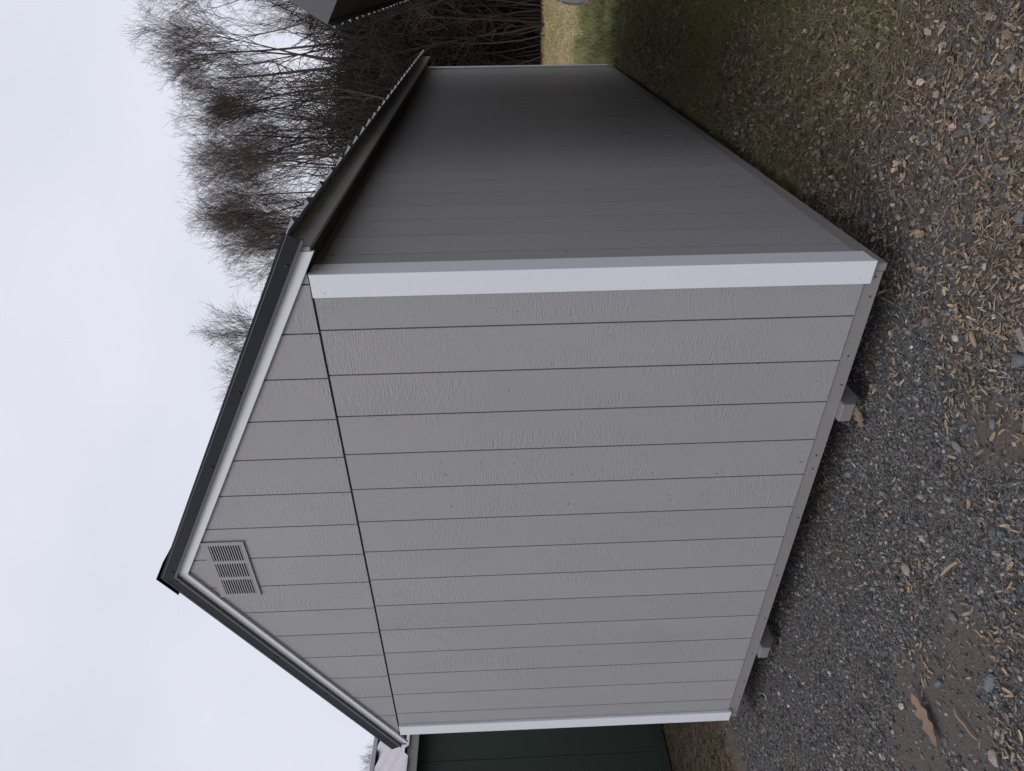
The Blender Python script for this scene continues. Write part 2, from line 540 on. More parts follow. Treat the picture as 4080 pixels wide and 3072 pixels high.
# white corner boards
tw = 0.092
for x0, x1 in ((SX1 - tw, SX1), (SX0, SX0 + tw)):
    sp(MB().box(x0, x1, 0.0, 0.0185, zt, zt + 2.08), 'corner_board', M_white, bevel=0.0015)
sp(MB().box(-0.0175, -0.0015, 0.0195, 0.104, zt + 0.002, zt + 2.085), 'corner_board', M_white, bevel=0.0015)
sp(MB().box(-0.0175, 0.0, SY1 - 0.10, SY1 - 0.001, zt + 0.002, zt + 2.06), 'corner_board', M_white, bevel=0.0015)
sp(MB().box(-0.092, 0.0, SY1, SY1 + 0.018, zt, zt + 2.08), 'corner_board', M_white, bevel=0.0015)
sp(MB().box(SX0 - 0.0, SX0 + 0.013, 0.0195, 0.104, zt + 0.002, zt + 2.06), 'corner_board', M_white, bevel=0.0015)

# skirt boards under the siding and the nails in them
zs0, zs1 = DZ - 0.050, DZ + 0.012
sp(MB().box(SX0 + 0.045, SX1 - 0.0515, 0.022, 0.058, zs0, zs1), 'skirt_board', M_skirt, bevel=0.002)
sp(MB().box(SX1 - 0.050, SX1 - 0.0185, 0.020, SY1 - 0.02, zs0 - 0.004, zs1), 'skirt_board', M_skirt, bevel=0.002)
sp(MB().box(SX0 + 0.006, SX0 + 0.042, 0.020, SY1 - 0.02, zs0, zs1), 'skirt_board', M_skirt, bevel=0.002)
nail_me = MB().tube([(0, 0, 0), (0, -0.0035, 0)], 0.0034, 8).mesh('nail', M_nail)
for q in (0.075, 0.155, 0.42, 0.56, 0.94, 1.02, 1.33, 1.75, 2.10, 2.42, 2.70, 2.86):
    inst('nail', nail_me, shed, rel(-q, 0.0225, (zs0 + zs1) / 2 + random.uniform(-0.012, 0.008)))
for i, e in enumerate(edges[1:-1]):
    for zz in (0.22, 0.95, 1.55, 2.17):
        if random.random() < 0.75:
            inst('nail', nail_me, shed, rel(-e - random.choice((-1, 1)) * random.uniform(0.015, 0.03), 0.0168, zz + random.uniform(-0.06, 0.03)), scale=(0.42, 0.42, 0.42))
for e in ge[1:-1]:
    inst('nail', nail_me, shed, rel(-e - 0.014, 0.0148, jz + 0.035), scale=(0.6, 0.6, 0.6))

# rake: white board, charcoal metal edge with a paler lip
for s, xe, xw in ((1, 0.163, 0.088), (-1, -3.225, -3.182)):
    wp = [(RX, rake(RX, -0.128)), (RX, rake(RX, -0.05)), (xw, rake(xw, -0.05)), (xw, rake(xw, -0.128))]
    if s < 0: wp = [(q[0] - 0.0004, q[1]) for q in wp]
    sp(MB().prism(wp, 'y', 0.0, 0.0135), 'rake_board', M_white, bevel=0.0012)
    dp = [(RX, rake(RX, -0.068)), (RX, rake(RX)), (xe, rake(xe)), (xe - s * 0.03, rake(xe - s * 0.03, -0.068))]
    edge = sp(MB().prism(dp, 'y', -0.016, -0.0125), 'rake_trim', M_char)
    lp = [(RX, rake(RX, -0.080)), (RX, rake(RX, -0.0685)), (xe - s * 0.026, rake(xe - s * .026, -0.0685)), (xe - s * 0.030, rake(xe - s * 0.030, -0.080))]
    sp(MB().prism(lp, 'y', -0.0185, -0.002), 'lip', M_lip, edge)
    scr = MB().tube([(0, 0, 0), (0, -0.004, 0)], 0.006, 8).mesh('screw', M_nail)
    for q in (0.02, 0.40, 0.62, 0.93):
        x = RX + (xe - RX) * q
        inst('screw', scr, edge, rel(x, -0.016, rake(x, -0.052)))

# roof: boards, ribbed metal sheets, ridge cap, eave fascia
TH = math.atan(SL)
def rib_profile(length, pitch=0.2286, rise=0.016, half=0.010, foot=0.030):
    pts, y = [], 0.0
    while y < length - 1e-6:
        e = min(y + pitch, length)
        c = y + pitch / 2
        for dy, h in ((0, 0), (pitch / 2 - foot, 0), (pitch / 2 - half, rise), (pitch / 2 + half, rise), (pitch / 2 + foot, 0)):
            if y + dy < length: pts.append((y + dy, h))
        y = e
    pts.append((length, 0))
    return pts
def ribbed_sheet(length, run, t=0.0016, wav=0.0, seed=0, rib=(0.016, 0.010, 0.030)):
    """ribs run along local x (down the slope), repeated along local y"""
    pr = rib_profile(length, 0.2286, *rib)
    n = len(pr)
    rr = np.random.default_rng(seed)
    mb = MB()
    top = [(x, y, h) for x in (0.0, run) for y, h in pr]
    top = [(x + (rr.uniform(-wav, wav) if x else 0), y, h) for x, y, h in top]
    bot = [(x, y, h - t) for x, y, h in top]
    fs = []
    for i in range(n - 1):
        fs.append((i, i + 1, n + i + 1, n + i))
        fs.append((2 * n + i, 3 * n + i, 3 * n + i + 1, 2 * n + i + 1))
        fs.append((n + i, n + i + 1, 3 * n + i + 1, 3 * n + i))
        fs.append((i, 2 * n + i, 2 * n + i + 1, i + 1))
    fs.append((0, n, 3 * n, 2 * n)); fs.append((n - 1, 3 * n - 1, 4 * n - 1, 2 * n - 1))
    return mb.add(top + bot, fs)
def roof_sheets(parent, origin, ridge, slope, run, y0, y1, side, mat, drop=0.0, wav=0.003, rib=(0.016, 0.010, 0.030)):
    """ridge (x, z); sheets 0.914 m wide from y0 to y1 on the given side"""
    n = int(math.ceil((y1 - y0) / 0.9144 - 1e-6))
    for i in range(n):
        a = y0 + i * 0.9144
        b = min(a + 0.9144, y1) - 0.003
        mb = ribbed_sheet(b - a, run, wav=wav, seed=i + 11, rib=rib)
        ang = math.atan(slope)
        mt = Matrix.Translation((ridge[0], a, ridge[1] - drop)) @ Matrix.Rotation(ang, 4, 'Y')
        me = mb.mesh('roof_sheet', mat)
        me.transform(mt)
        if side < 0:
            me.transform(Matrix.Translation((ridge[0], 0, 0)) @ Matrix.Scale(-1, 4, (1, 0, 0)) @ Matrix.Translation((-ridge[0], 0, 0)))
            me.flip_normals()
        me.transform(Matrix.Translation(-Vector(origin)))
        o = link(bpy.data.objects.new('roof_sheet', me))
        o.parent = parent
YR0, YR1 = -0.018, SY1 + 0.05
run = (0.163 - RX) / math.cos(TH) + 0.012
roof_sheets(shed, SO, (RX, RZ - 0.012), SL, run, YR0, YR1, 1, M_galv)
roof_sheets(shed, SO, (RX, RZ - 0.012), SL, run - 0.05, YR0, YR1, -1, M_galv)
for s, xe in ((1, 0.088), (-1, -3.190)):
    pr = [(RX, rake(RX, -0.016)), (xe, rake(xe, -0.016)), (xe, rake(xe, -0.040)), (RX, rake(RX, -0.040))]
    sp(MB().prism(pr, 'y', 0.028, SY1 - 0.02), 'roof_board', M_deck)
    # the board along the eave
    zf = rake(xe, -0.022)
    x0, x1 = sorted((xe + s * 0.002, xe + s * 0.018))
    sp(MB().box(x0, x1, -0.001, SY1 + 0.03, DZ + 2.056, zf), 'eave_fascia', M_fascia, bevel=0.001)
    x0, x1 = sorted((SX1 - 0.03 if s > 0 else SX0 + 0.03, xe + s * 0.001))
    sp(MB().box(x0, x1, 0.03, SY1 - 0.02, DZ + 2.105, DZ + 2.115), 'soffit', M_deck)
cap = [(RX - 0.12, rake(RX - 0.12, 0.012)), (RX, RZ + 0.016), (RX + 0.12, rake(RX + 0.12, 0.012)), (RX + 0.12, rake(RX + 0.12, 0.010)), (RX, RZ + 0.013), (RX - 0.12, rake(RX - 0.12, 0.010))]
sp(MB().prism(cap, 'y', -0.024, YR1), 'ridge_cap', M_char)

# gable vent: plate with three banks of louvres
VX0, VX1, VZ0, VZ1 = -1.730, -1.341, 2.637 + DZ, 2.838 + DZ
vent = sp(MB().box(VX0 + .004, VX1 - .004, 0.0117, 0.0137, VZ0 + .004, VZ1 - .004), 'vent', M_black)
fr = 0.022
bank = (VX1 - VX0 - 2 * fr) / 3
for x0, x1, z0, z1 in ((VX0, VX1, VZ0, VZ0 + 0.018), (VX0, VX1, VZ1 - 0.030, VZ1), (VX0, VX0 + fr, VZ0 + .018, VZ1 - .030), (VX1 - fr, VX1, VZ0 + .018, VZ1 - .030)):
    sp(MB().box(x0, x1, 0.0055, 0.0115, z0, z1), 'vent_frame', M_vent, vent)
for i in (1, 2):
    x = VX0 + fr + bank * i
    sp(MB().box(x - 0.010, x + 0.010, 0.0057, 0.0115, VZ0 + .018, VZ1 - .030), 'mullion', M_vent, vent)
for i in range(3):
    x0 = VX0 + fr + bank * i + (0.010 if i else 0)
    x1 = VX0 + fr + bank * (i + 1) - (0.010 if i < 2 else 0)
    n = 13
    h0, h1 = VZ0 + 0.018, VZ1 - 0.030
    for k in range(n):
        z = h0 + (h1 - h0) * (k + 0.5) / n
        sp(MB().prism([(0.0060, z - 0.0040), (0.0112, z - 0.0002), (0.0112, z + 0.0026), (0.0060, z + 0.0014)], 'x', x0, x1), 'louvre', M_vent, vent)

# two skids, ends cut back at an angle below
for x0, x1, nm in ((-0.735, -0.645, ''), (-2.43, -2.335, '')):
    zt_ = zs0 - 0.001
    pr = [(-0.004, zt_), (-0.004, zt_ - 0.052), (0.050, zt_ - 0.090), (0.40, zt_ - 0.090), (0.45, zt_ - 0.140), (SY1 - 0.10, zt_ - 0.140), (SY1 - 0.05, zt_ - 0.09), (SY1 + 0.01, zt_ - 0.05), (SY1 + 0.01, zt_)]
    sp(MB().prism(pr, 'x', x0, x1), 'skid', M_skid, bevel=0.003)
# hidden floor joists close the underside
sp(MB().box(SX0 + 0.05, SX1 - 0.05, 0.06, SY1 - 0.03, zs0 + 0.002, zs0 + 0.04), 'floor', M_deck)

# ------------------------------------------------------------------ dark green shed on the left
GXW, GY0, GY1 = -5.30, -1.2, 5.6
gw = 1.55                                    # half width of its roof
gre, gsl = 2.33 + DZ, 0.40
gr_x, gr_z = -5.10 - 1.36, gre + 1.36 * gsl
GO = Vector((gr_x, (GY0 + GY1) / 2, 0))
green = empty('green_shed', GO)
tag(green, 'dark green shed with pale ribbed metal roof beyond the grey shed', 'shed')
def gp(mb, name, mat, parent=green, bevel=0.0):
    o = mb.build(name, mat, None, bevel=bevel)
    o.data.transform(Matrix.Translation(-GO))
    o.parent = parent
    return o
GXL = 2 * gr_x - GXW
def gz(x): return gr_z - gsl * abs(x - gr_x)
gp(MB().prism([(GXL + .03, .16), (GXW - .03, .16), (GXW - .03, gz(GXW) - .06), (gr_x, gr_z - .05), (GXL + .03, gz(GXW) - .06)], 'y', GY0 + .03, GY1 - .03), 'wall', M_greent)
e = np.arange(GY0, GY1, 0.3048)
hb = gz(GXW) - 0.07 - 0.16
gb_me = MB().box(-0.1499, 0.1499, 0, 0.014, 0, hb).mesh('siding_board', M_green, 0.001)
for y in e[:-1]:
    inst('siding_board', gb_me, green, (GXW - 0.016 - GO.x, y + 0.1524 - GO.y, 0.16), (0, 0, math.pi / 2))
gp(MB().prism([(GXL + .02, .16), (GXW - .02, .16), (GXW - .02, gz(GXW) - .06), (gr_x, gr_z - .05), (GXL + .02, gz(GXW) - .06)], 'y', GY0 + .012, GY0 + .028), 'gable_siding', M_green)
gp(MB().box(GXW - 0.035, GXW + 0.004, GY0, GY1, 0.045, 0.158), 'skirt_board', M_greent, bevel=0.002)
gp(MB().box(GXL, GXW - 0.04, GY0, GY0 + .03, 0.045, 0.158), 'skirt_board', M_greent, bevel=0.002)
for x in (GXW - 0.25, gr_x, GXL + 0.25):
    gp(MB().box(x - 0.045, x + 0.045, GY0 - 0.01, GY1, -0.05, 0.044), 'skid', M_skid)
grun = (1.36) / math.cos(math.atan(gsl)) + 0.03
roof_sheets(green, GO, (gr_x, gr_z), gsl, grun, GY0 - 0.05, GY1, 1, M_lroof, 0.0, 0.004, (0.034, 0.020, 0.046))
roof_sheets(green, GO, (gr_x, gr_z), gsl, grun, GY0 - 0.05, GY1, -1, M_lroof, 0.0, 0.004, (0.034, 0.020, 0.046))
for s in (1, -1):
    xe = gr_x + s * 1.335
    pr = [(gr_x, gr_z - 0.006), (xe, gz(xe) - 0.006), (xe, gz(xe) - 0.03), (gr_x, gr_z - 0.03)]
    gp(MB().prism(pr, 'y', GY0 + 0.01, GY1 - 0.01), 'roof_board', M_deck)
    x0, x1 = sorted((xe + s * 0.001, xe + s * 0.018))
    gp(MB().box(x0, x1, GY0 - .02, GY1 + .01, gre - 0.095, gz(xe) - 0.005), 'eave_fascia', M_fascia)
    x0, x1 = sorted((gr_x + s * (GXW - gr_x - 0.02), xe))
    gp(MB().box(x0, x1, GY0 + .02, GY1 - .02, gre - 0.028, gre - 0.02), 'soffit', M_deck)
cap = [(gr_x - .14, gz(gr_x - .14) + .045), (gr_x, gr_z + .060), (gr_x + .14, gz(gr_x + .14) + .045), (gr_x + .14, gz(gr_x + .14) + .042), (gr_x, gr_z + .057), (gr_x - .14, gz(gr_x - .14) + .042)]
gp(MB().prism(cap, 'y', GY0 - .06, GY1), 'ridge_cap', M_barnf)

# ------------------------------------------------------------------ gambrel barn on the right: only its eave corner is in view
BX0, BZ0, BY0, BY1 = 0.706, 2.158 + DZ, 1.30, 5.9
sl1 = math.tan(math.radians(58))
kx, kz = BX0 + 0.62, BZ0 + 0.62 * sl1         # knee of the gambrel
px_, pz_ = BX0 + 1.80, kz + 1.18 * 0.42       # peak
BO = Vector((px_, (BY0 + BY1) / 2, 0))
barn = empty('gambrel_barn', BO)
tag(barn, 'gambrel roofed barn whose grey rake end and rib edged eave show above the wood', 'shed')
def bp(mb, name, mat, parent=barn, bevel=0.0):
    o = mb.build(name, mat, None, bevel=bevel)
    o.data.transform(Matrix.Translation(-BO))
    o.parent = parent
    return o
def mir(pts): return [(2 * px_ - x, z) for x, z in pts]
bwx = BX0 + 0.27
out = [(bwx, .12), (2 * px_ - bwx, .12), (2 * px_ - bwx, BZ0 + .25), (2 * px_ - kx, kz - .03), (px_, pz_ - .03), (kx, kz - .03), (bwx, BZ0 + .25)]
bp(MB().prism(out, 'y', BY0 + 0.12, BY1 - .05), 'wall', M_barn)
bp(MB().box(bwx - 0.01, bwx + .06, BY0 + .11, BY0 + .2, .14, BZ0 + .1), 'corner_board', M_white)
def offs(p, q, dist):
    v = Vector((q[0] - p[0], q[1] - p[1])).normalized()
    return (v.y * dist, -v.x * dist)
ox, oz = offs((BX0, BZ0), (kx, kz), 0.14)
for flip in (False, True):
    low = [(BX0, BZ0), (kx, kz), (kx + ox, kz + oz), (BX0 + ox, BZ0 + oz)]
    o2x, o2z = offs((kx, kz), (px_, pz_), 0.14)
    upp = [(kx, kz), (px_, pz_), (px_, pz_ - 0.15), (kx + 0.1, kz - 0.09)]
    if flip: low, upp = mir(low), mir(upp)
    rk = bp(MB().prism(low, 'y', BY0, BY0 + 0.006), 'rake_trim', M_barnf)
    bp(MB().prism(upp, 'y', BY0 + 0.001, BY0 + 0.007), 'rake_trim', M_barnf)
    # roof boards and soffit set back from the metal edge
    ix, iz = offs((BX0, BZ0), (kx, kz), 0.022)
    jx, jz2 = offs((BX0, BZ0), (kx, kz), 0.115)
    rb = [(BX0 + ix, BZ0 + iz), (kx + ix, kz + iz), (kx + jx, kz + jz2), (BX0 + jx, BZ0 + jz2)]
    ub = [(kx + .02, kz - .02), (px_, pz_ - .02), (px_, pz_ - .05), (kx + .02, kz - .05)]
    if flip: rb, ub = mir(rb), mir(ub)
    bp(MB().prism(rb, 'y', BY0 + 0.012, BY1 - .03), 'soffit', M_soffit)
    bp(MB().prism(ub, 'y', BY0 + 0.012, BY1 - .03), 'roof_board', M_soffit)
# ribbed sheets on the lower slopes, ends visible from below
for side in (1, -1):
    n = 5
    for i in range(n):
        a = BY0 + 0.008 + i * 0.9144
        ln = math.hypot(kx - BX0, kz - BZ0)
        me = ribbed_sheet(0.911, ln + 0.015, wav=0.004, seed=i + 40).mesh('roof_sheet', M_galv)
        # local +x down the slope: from knee to eave
        me.transform(Matrix.Translation((-kx, a, kz - 0.004)) @ Matrix.Rotation(math.radians(58), 4, 'Y'))
        me.transform(Matrix.Scale(-1, 4, (1, 0, 0)))
        me.flip_normals()
        if side < 0:
            me.transform(Matrix.Translation((2 * px_, 0, 0)) @ Matrix.Scale(-1, 4, (1, 0, 0)))
            me.flip_normals()
        me.transform(Matrix.Translation(-BO))
        o = link(bpy.data.objects.new('roof_sheet', me)); o.parent = barn
for flip in (False, True):
    up = [(kx - .01, kz + .006), (px_, pz_ + .006), (px_, pz_ + .003), (kx - .01, kz + .003)]
    if flip: up = mir(up)
    bp(MB().prism(up, 'y', BY0 - .01, BY1), 'upper_roof', M_galv)
for x in (bwx + .3, 2 * px_ - bwx - .3):
    bp(MB().box(x - .06, x + .06, BY0 + .12, BY1 - .05, -0.05, 0.119), 'skid', M_skid)

# ------------------------------------------------------------------ oval white sign at the edge of the lawn
SGY = 6.9
sgx, sgz = 0.557 + 0.31, 0.297 + DZ
sign = empty('lawn_sign', (sgx, SGY, 0))
tag(sign, 'white oval sign with thin broken red border line standing on the lawn', 'sign')
def oval(a, b, n=48, t0=0.0, t1=2 * math.pi):
    return [(a * math.cos(t0 + (t1 - t0) * i / n), b * math.sin(t0 + (t1 - t0) * i / n)) for i in range(n + (0 if abs(t1 - t0 - 2 * math.pi) < 1e-6 else 1))]
MB().prism(oval(0.31, 0.40), 'y', 0.0, 0.02).build('panel', M_sign, sign, (0, 0, sgz))
for t0, t1 in ((2.72, 3.46), (3.58, 5.2), (5.32, 8.9)):
    n = 24
    o_, i_ = oval(0.300, 0.390, n, t0, t1), oval(0.291, 0.381, n, t0, t1)
    mb = MB()
    mb.add([(x, -0.004, z) for x, z in o_] + [(x, -0.004, z) for x, z in i_] + [(x, 0.001, z) for x, z in o_] + [(x, 0.001, z) for x, z in i_],
           [(k, k + 1, n + 2 + k, n + 1 + k) for k in range(n)] + [(2 * n + 2 + k, 3 * n + 3 + k, 3 * n + 4 + k, 2 * n + 3 + k) for k in range(n)]
           + [(k, 2 * n + 2 + k, 2 * n + 3 + k, k + 1) for k in range(n)] + [(n + 1 + k, n + 2 + k, 3 * n + 4 + k, 3 * n + 3 + k) for k in range(n)])
    mb.build('border_line', M_red, sign, (0, 0, sgz))
for x in (-0.14, 0.14):
    MB().tube([(x, 0.03, -0.05), (x, 0.03, sgz)], 0.008, 8).build('stake', M_stake, sign)

# ------------------------------------------------------------------ bare trees
def unit(v): return v / np.maximum(np.linalg.norm(v, axis=-1, keepdims=True), 1e-9)
def tubes(P, R, sides):
    """P (N,K,3), R (N,K) -> vertex and quad arrays"""
    N, K, _ = P.shape
    T = np.empty_like(P)
    T[:, 1:-1] = P[:, 2:] - P[:, :-2]
    T[:, 0] = P[:, 1] - P[:, 0]
    T[:, -1] = P[:, -1] - P[:, -2]
    T = unit(T)
    ref = np.tile(np.array((0.36, 0.48, 0.8)), (N, K, 1))
    A = unit(np.cross(T, ref))
    B = np.cross(T, A)
    w = 2 * np.pi * np.arange(sides) / sides
    V = P[:, :, None] + R[:, :, None, None] * (A[:, :, None] * np.cos(w)[:, None] + B[:, :, None] * np.sin(w)[:, None])
    idx = np.arange(N * K * sides).reshape(N, K, sides)
    nx_ = np.roll(idx, -1, axis=2)
    F = np.stack([idx[:, :-1], nx_[:, :-1], nx_[:, 1:], idx[:, 1:]], -1).reshape(-1, 4)
    return V.reshape(-1, 3), F
def grow(g, P, R, n, t0, t1, ang, length, K, up, wander, rfac, rmin, taper=0.35):
    """n children for every parent polyline"""
    N, KP, _ = P.shape
    idx = np.repeat(np.arange(N), n)
    m = len(idx)
    t = t0 + (t1 - t0) * g.random(m) ** 0.65
    s = t * (KP - 1)
    i = np.clip(s.astype(int), 0, KP - 2)
    f = (s - i)[:, None]
    base = P[idx, i] * (1 - f) + P[idx, i + 1] * f
    rad = R[idx, i] * (1 - f[:, 0]) + R[idx, i + 1] * f[:, 0]
    d = unit(P[idx, i + 1] - P[idx, i])
    a = unit(np.cross(d, g.normal(size=(m, 3))))
    th = np.radians(g.uniform(ang[0], ang[1], m))[:, None]
    dr = d * np.cos(th) + a * np.sin(th)
    ln = length(t, idx, g)
    Q = np.empty((m, K, 3))
    Q[:, 0] = base
    st = ln / (K - 1)
    for k in range(1, K):
        dr = unit(dr + np.array((0, 0, up)) + g.normal(size=(m, 3)) * wander)
        Q[:, k] = Q[:, k - 1] + dr * st[:, None]
    r0 = np.maximum(rad * rfac * g.uniform(0.75, 1.1, m), rmin)
    RR = r0[:, None] * np.linspace(1, taper, K)[None]
    return Q, RR
def make_tree(seed, H, r0, fork):
    g = np.random.default_rng(seed)
    K = 16
    P = np.zeros((1, K, 3))
    dr = unit(np.array((g.normal() * 0.05, g.normal() * 0.05, 1.0)))
    for k in range(1, K):
        dr = unit(dr + g.normal(size=3) * 0.045 + np.array((0, 0, 0.04)))
        P[0, k] = P[0, k - 1] + dr * H * 0.86 / (K - 1)
    P[0, :, 2] -= 0.25
    R = (r0 * np.linspace(1, 0.13, K) ** 0.9)[None]
    R[0, 0] *= 1.35
    trunk = tubes(P, R, 9)
    vs, fs = [], []
    def put(Pq, Rq, s):
        n = sum(len(q) for q in vs)
        a, b = tubes(Pq, Rq, s)
        vs.append(a); fs.append(b + n)
    # leaders, limbs, branches, twigs, twiglets
    Lp, Lr = grow(g, P, R, fork, 0.34, 0.60, (10, 24), lambda t, i, q: H * (0.88 - t * 0.86) * q.uniform(0.80, 1.0, len(t)), 10, 0.10, 0.06, 0.78, 0.03, 0.15)
    put(Lp, Lr, 7)
    P1 = np.concatenate([np.stack([np.interp(np.linspace(0, K - 1, 10), np.arange(K), P[0, :, c]) for c in range(3)], -1)[None], Lp])
    R1 = np.concatenate([np.interp(np.linspace(0, K - 1, 10), np.arange(K), R[0])[None], Lr])
    B1, b1 = grow(g, P1, R1, 9, 0.42, 0.99, (18, 42), lambda t, i, q: H * (0.085 + 0.18 * (1.06 - t)) * q.uniform(0.6, 1.2, len(t)), 7, 0.13, 0.09, 0.50, 0.011, 0.25)
    put(B1, b1, 5)
    B2, b2 = grow(g, B1, b1, 6, 0.30, 1.0, (18, 42), lambda t, i, q: H * (0.050 + 0.05 * (1 - t)) * q.uniform(0.6, 1.25, len(t)), 5, 0.11, 0.12, 0.55, 0.0062, 0.4)
    put(B2, b2, 4)
    B3, b3 = grow(g, B2, b2, 5, 0.30, 1.0, (18, 42), lambda t, i, q: H * 0.042 * q.uniform(0.55, 1.25, len(t)), 4, 0.09, 0.14, 0.62, 0.0040, 0.5)
    put(B3, b3, 3)
    B4, b4 = grow(g, B3, b3, 3, 0.3, 1.0, (20, 50), lambda t, i, q: H * 0.018 * q.uniform(0.5, 1.3, len(t)), 3, 0.06, 0.12, 0.75, 0.0030, 0.6)
    put(B4, b4, 3)
    # old side shoots low on the trunk
    S1, s1 = grow(g, P, R, 9, 0.08, 0.42, (45, 80), lambda t, i, q: H * 0.10 * q.uniform(0.5, 1.2, len(t)), 5, 0.06, 0.16, 0.2, 0.008, 0.3)
    put(S1, s1, 4)
    S2, s2 = grow(g, S1, s1, 5, 0.25, 1.0, (25, 60), lambda t, i, q: H * 0.045 * q.uniform(0.5, 1.2, len(t)), 4, 0.05, 0.15, 0.6, 0.0045, 0.5)
    put(S2, s2, 3)
    return np_mesh('trunk', *trunk, M_bark, True), np_mesh('crown', np.concatenate(vs), np.concatenate(fs), M_twig)
protos = [make_tree(100 + i, 14.0, r0, fk) for i, (r0, fk) in enumerate([(0.115, 2), (0.095, 3), (0.13, 2), (0.085, 1), (0.10, 3), (0.09, 2), (0.12, 3), (0.08, 1)])]

PH = [max(v.co.z for v in c.vertices) for _, c in protos]
def place_tree(x, y, h, k, rz, label, group=None, lean=(0, 0), name='bare_tree'):
    t = empty(name, (x, y, float(ground_z(x, y))))
    s = h / PH[k % len(protos)]
    t.scale = (s, s, s)
    t.rotation_euler = (lean[0], lean[1], rz)
    tr, cw = protos[k % len(protos)]
    inst('trunk', tr, t)
    inst('crown', cw, t)
    tag(t, label, 'tree', group)
    return t

front = [  # x, y, height, prototype, words for the label
    (-0.22, 18.2, 11.2, 0, 'bare tree with straight trunk directly under the barn eave corner'),
    (-0.95, 19.6, 11.6, 3, 'slim bare tree just left of the barn eave, tallest crown at the picture edge'),
    (-1.10, 18.3, 11.5, 2, 'thick pale brown trunked bare tree above the far end of the shed eave'),
    (-1.75, 20.2, 12.4, 1, 'bare tree with two leaning stems beside the thick pale brown trunk'),
    (-2.55, 19.0, 11.6, 4, 'bare tree with wide fork standing behind the far third of the shed eave'),
    (-3.60, 20.4, 12.2, 5, 'feathery bare tree with the pointed crown between two taller groups'),
    (-4.10, 18.8, 11.3, 6, 'bare tree with dense twiggy crown behind the middle of the shed eave'),
    (-5.30, 20.0, 12.2, 7, 'slender bare tree with one straight stem behind the shed roof middle'),
    (-6.30, 19.4, 12.1, 2, 'round crowned bare tree behind the near half of the shed eave'),
    (-7.30, 20.0, 12.0, 0, 'bushy bare tree behind the near end of the shed eave'),
    (-2.10, 18.7, 10.9, 5, 'small bare tree between the forked tree and the leaning stems'),
    (-3.05, 19.3, 11.2, 7, 'straight bare tree right of the feathery pointed crown'),
    (-4.70, 19.5, 10.9, 1, 'many stemmed bare tree left of the feathery pointed crown'),
    (-5.75, 20.7, 11.8, 3, 'thin straight bare tree just left of the roof middle'),
    (-6.85, 20.9, 12.0, 6, 'bare tree filling the gap left of the round crowned tree'),
    (-7.80, 19.6, 11.2, 5, 'low bare tree behind the bushy one near the shed corner'),
    (-8.95, 20.9, 10.6, 1, 'lowest bare tree crown at the edge of the charcoal rake'),
    (-8.30, 20.6, 11.3, 4, 'last low bare tree of the wood, above the charcoal rake end'),
]
for i, (x, y, h, k, lb) in enumerate(front):
    place_tree(x, y, h, k, rng.uniform(0, 6.28), lb, 'bare trees along the front of the wood', (rng.normal() * 0.02, rng.normal() * 0.02))
place_tree(-11.5, 20.5, 14.0, 6, 1.0, 'lone round bare tree crown showing over the middle of the shed roof slope', 'bare trees along the front of the wood')
place_tree(-12.5, 20.9, 13.3, 0, 2.2, 'lower bare crown joined to the lone round one over the shed roof', 'bare trees along the front of the wood')
place_tree(-62.0, 29.5, 15.6, 1, 0.4, 'tiny far bare tree top over the green shed ridge', 'far trees')
# trees deeper in the wood
spots = []
tries = 0
while len(spots) < 28 and tries < 4000:
    tries += 1
    y = rng.uniform(21.5, 46)
    x = rng.uniform(-0.42 * y + 0.6, 0.16 * y + 1.0)
    if all((x - a) ** 2 + (y - b) ** 2 > 1.3 for a, b in spots): spots.append((x, y))
for i, (x, y) in enumerate(spots):
    az = x / y
    cap_h = (0.545 + 0.22 * min(0, az)) * (y + 2.1) + 1.5          # keeps their tops below the front crowns
    place_tree(x, y, cap_h * rng.uniform(0.42, 0.66), i * 3 + 1, rng.uniform(0, 6.28),
               'slender bare tree standing deeper in the wood, one of many', 'bare trees deeper in the wood', (rng.normal() * 0.03, rng.normal() * 0.03))

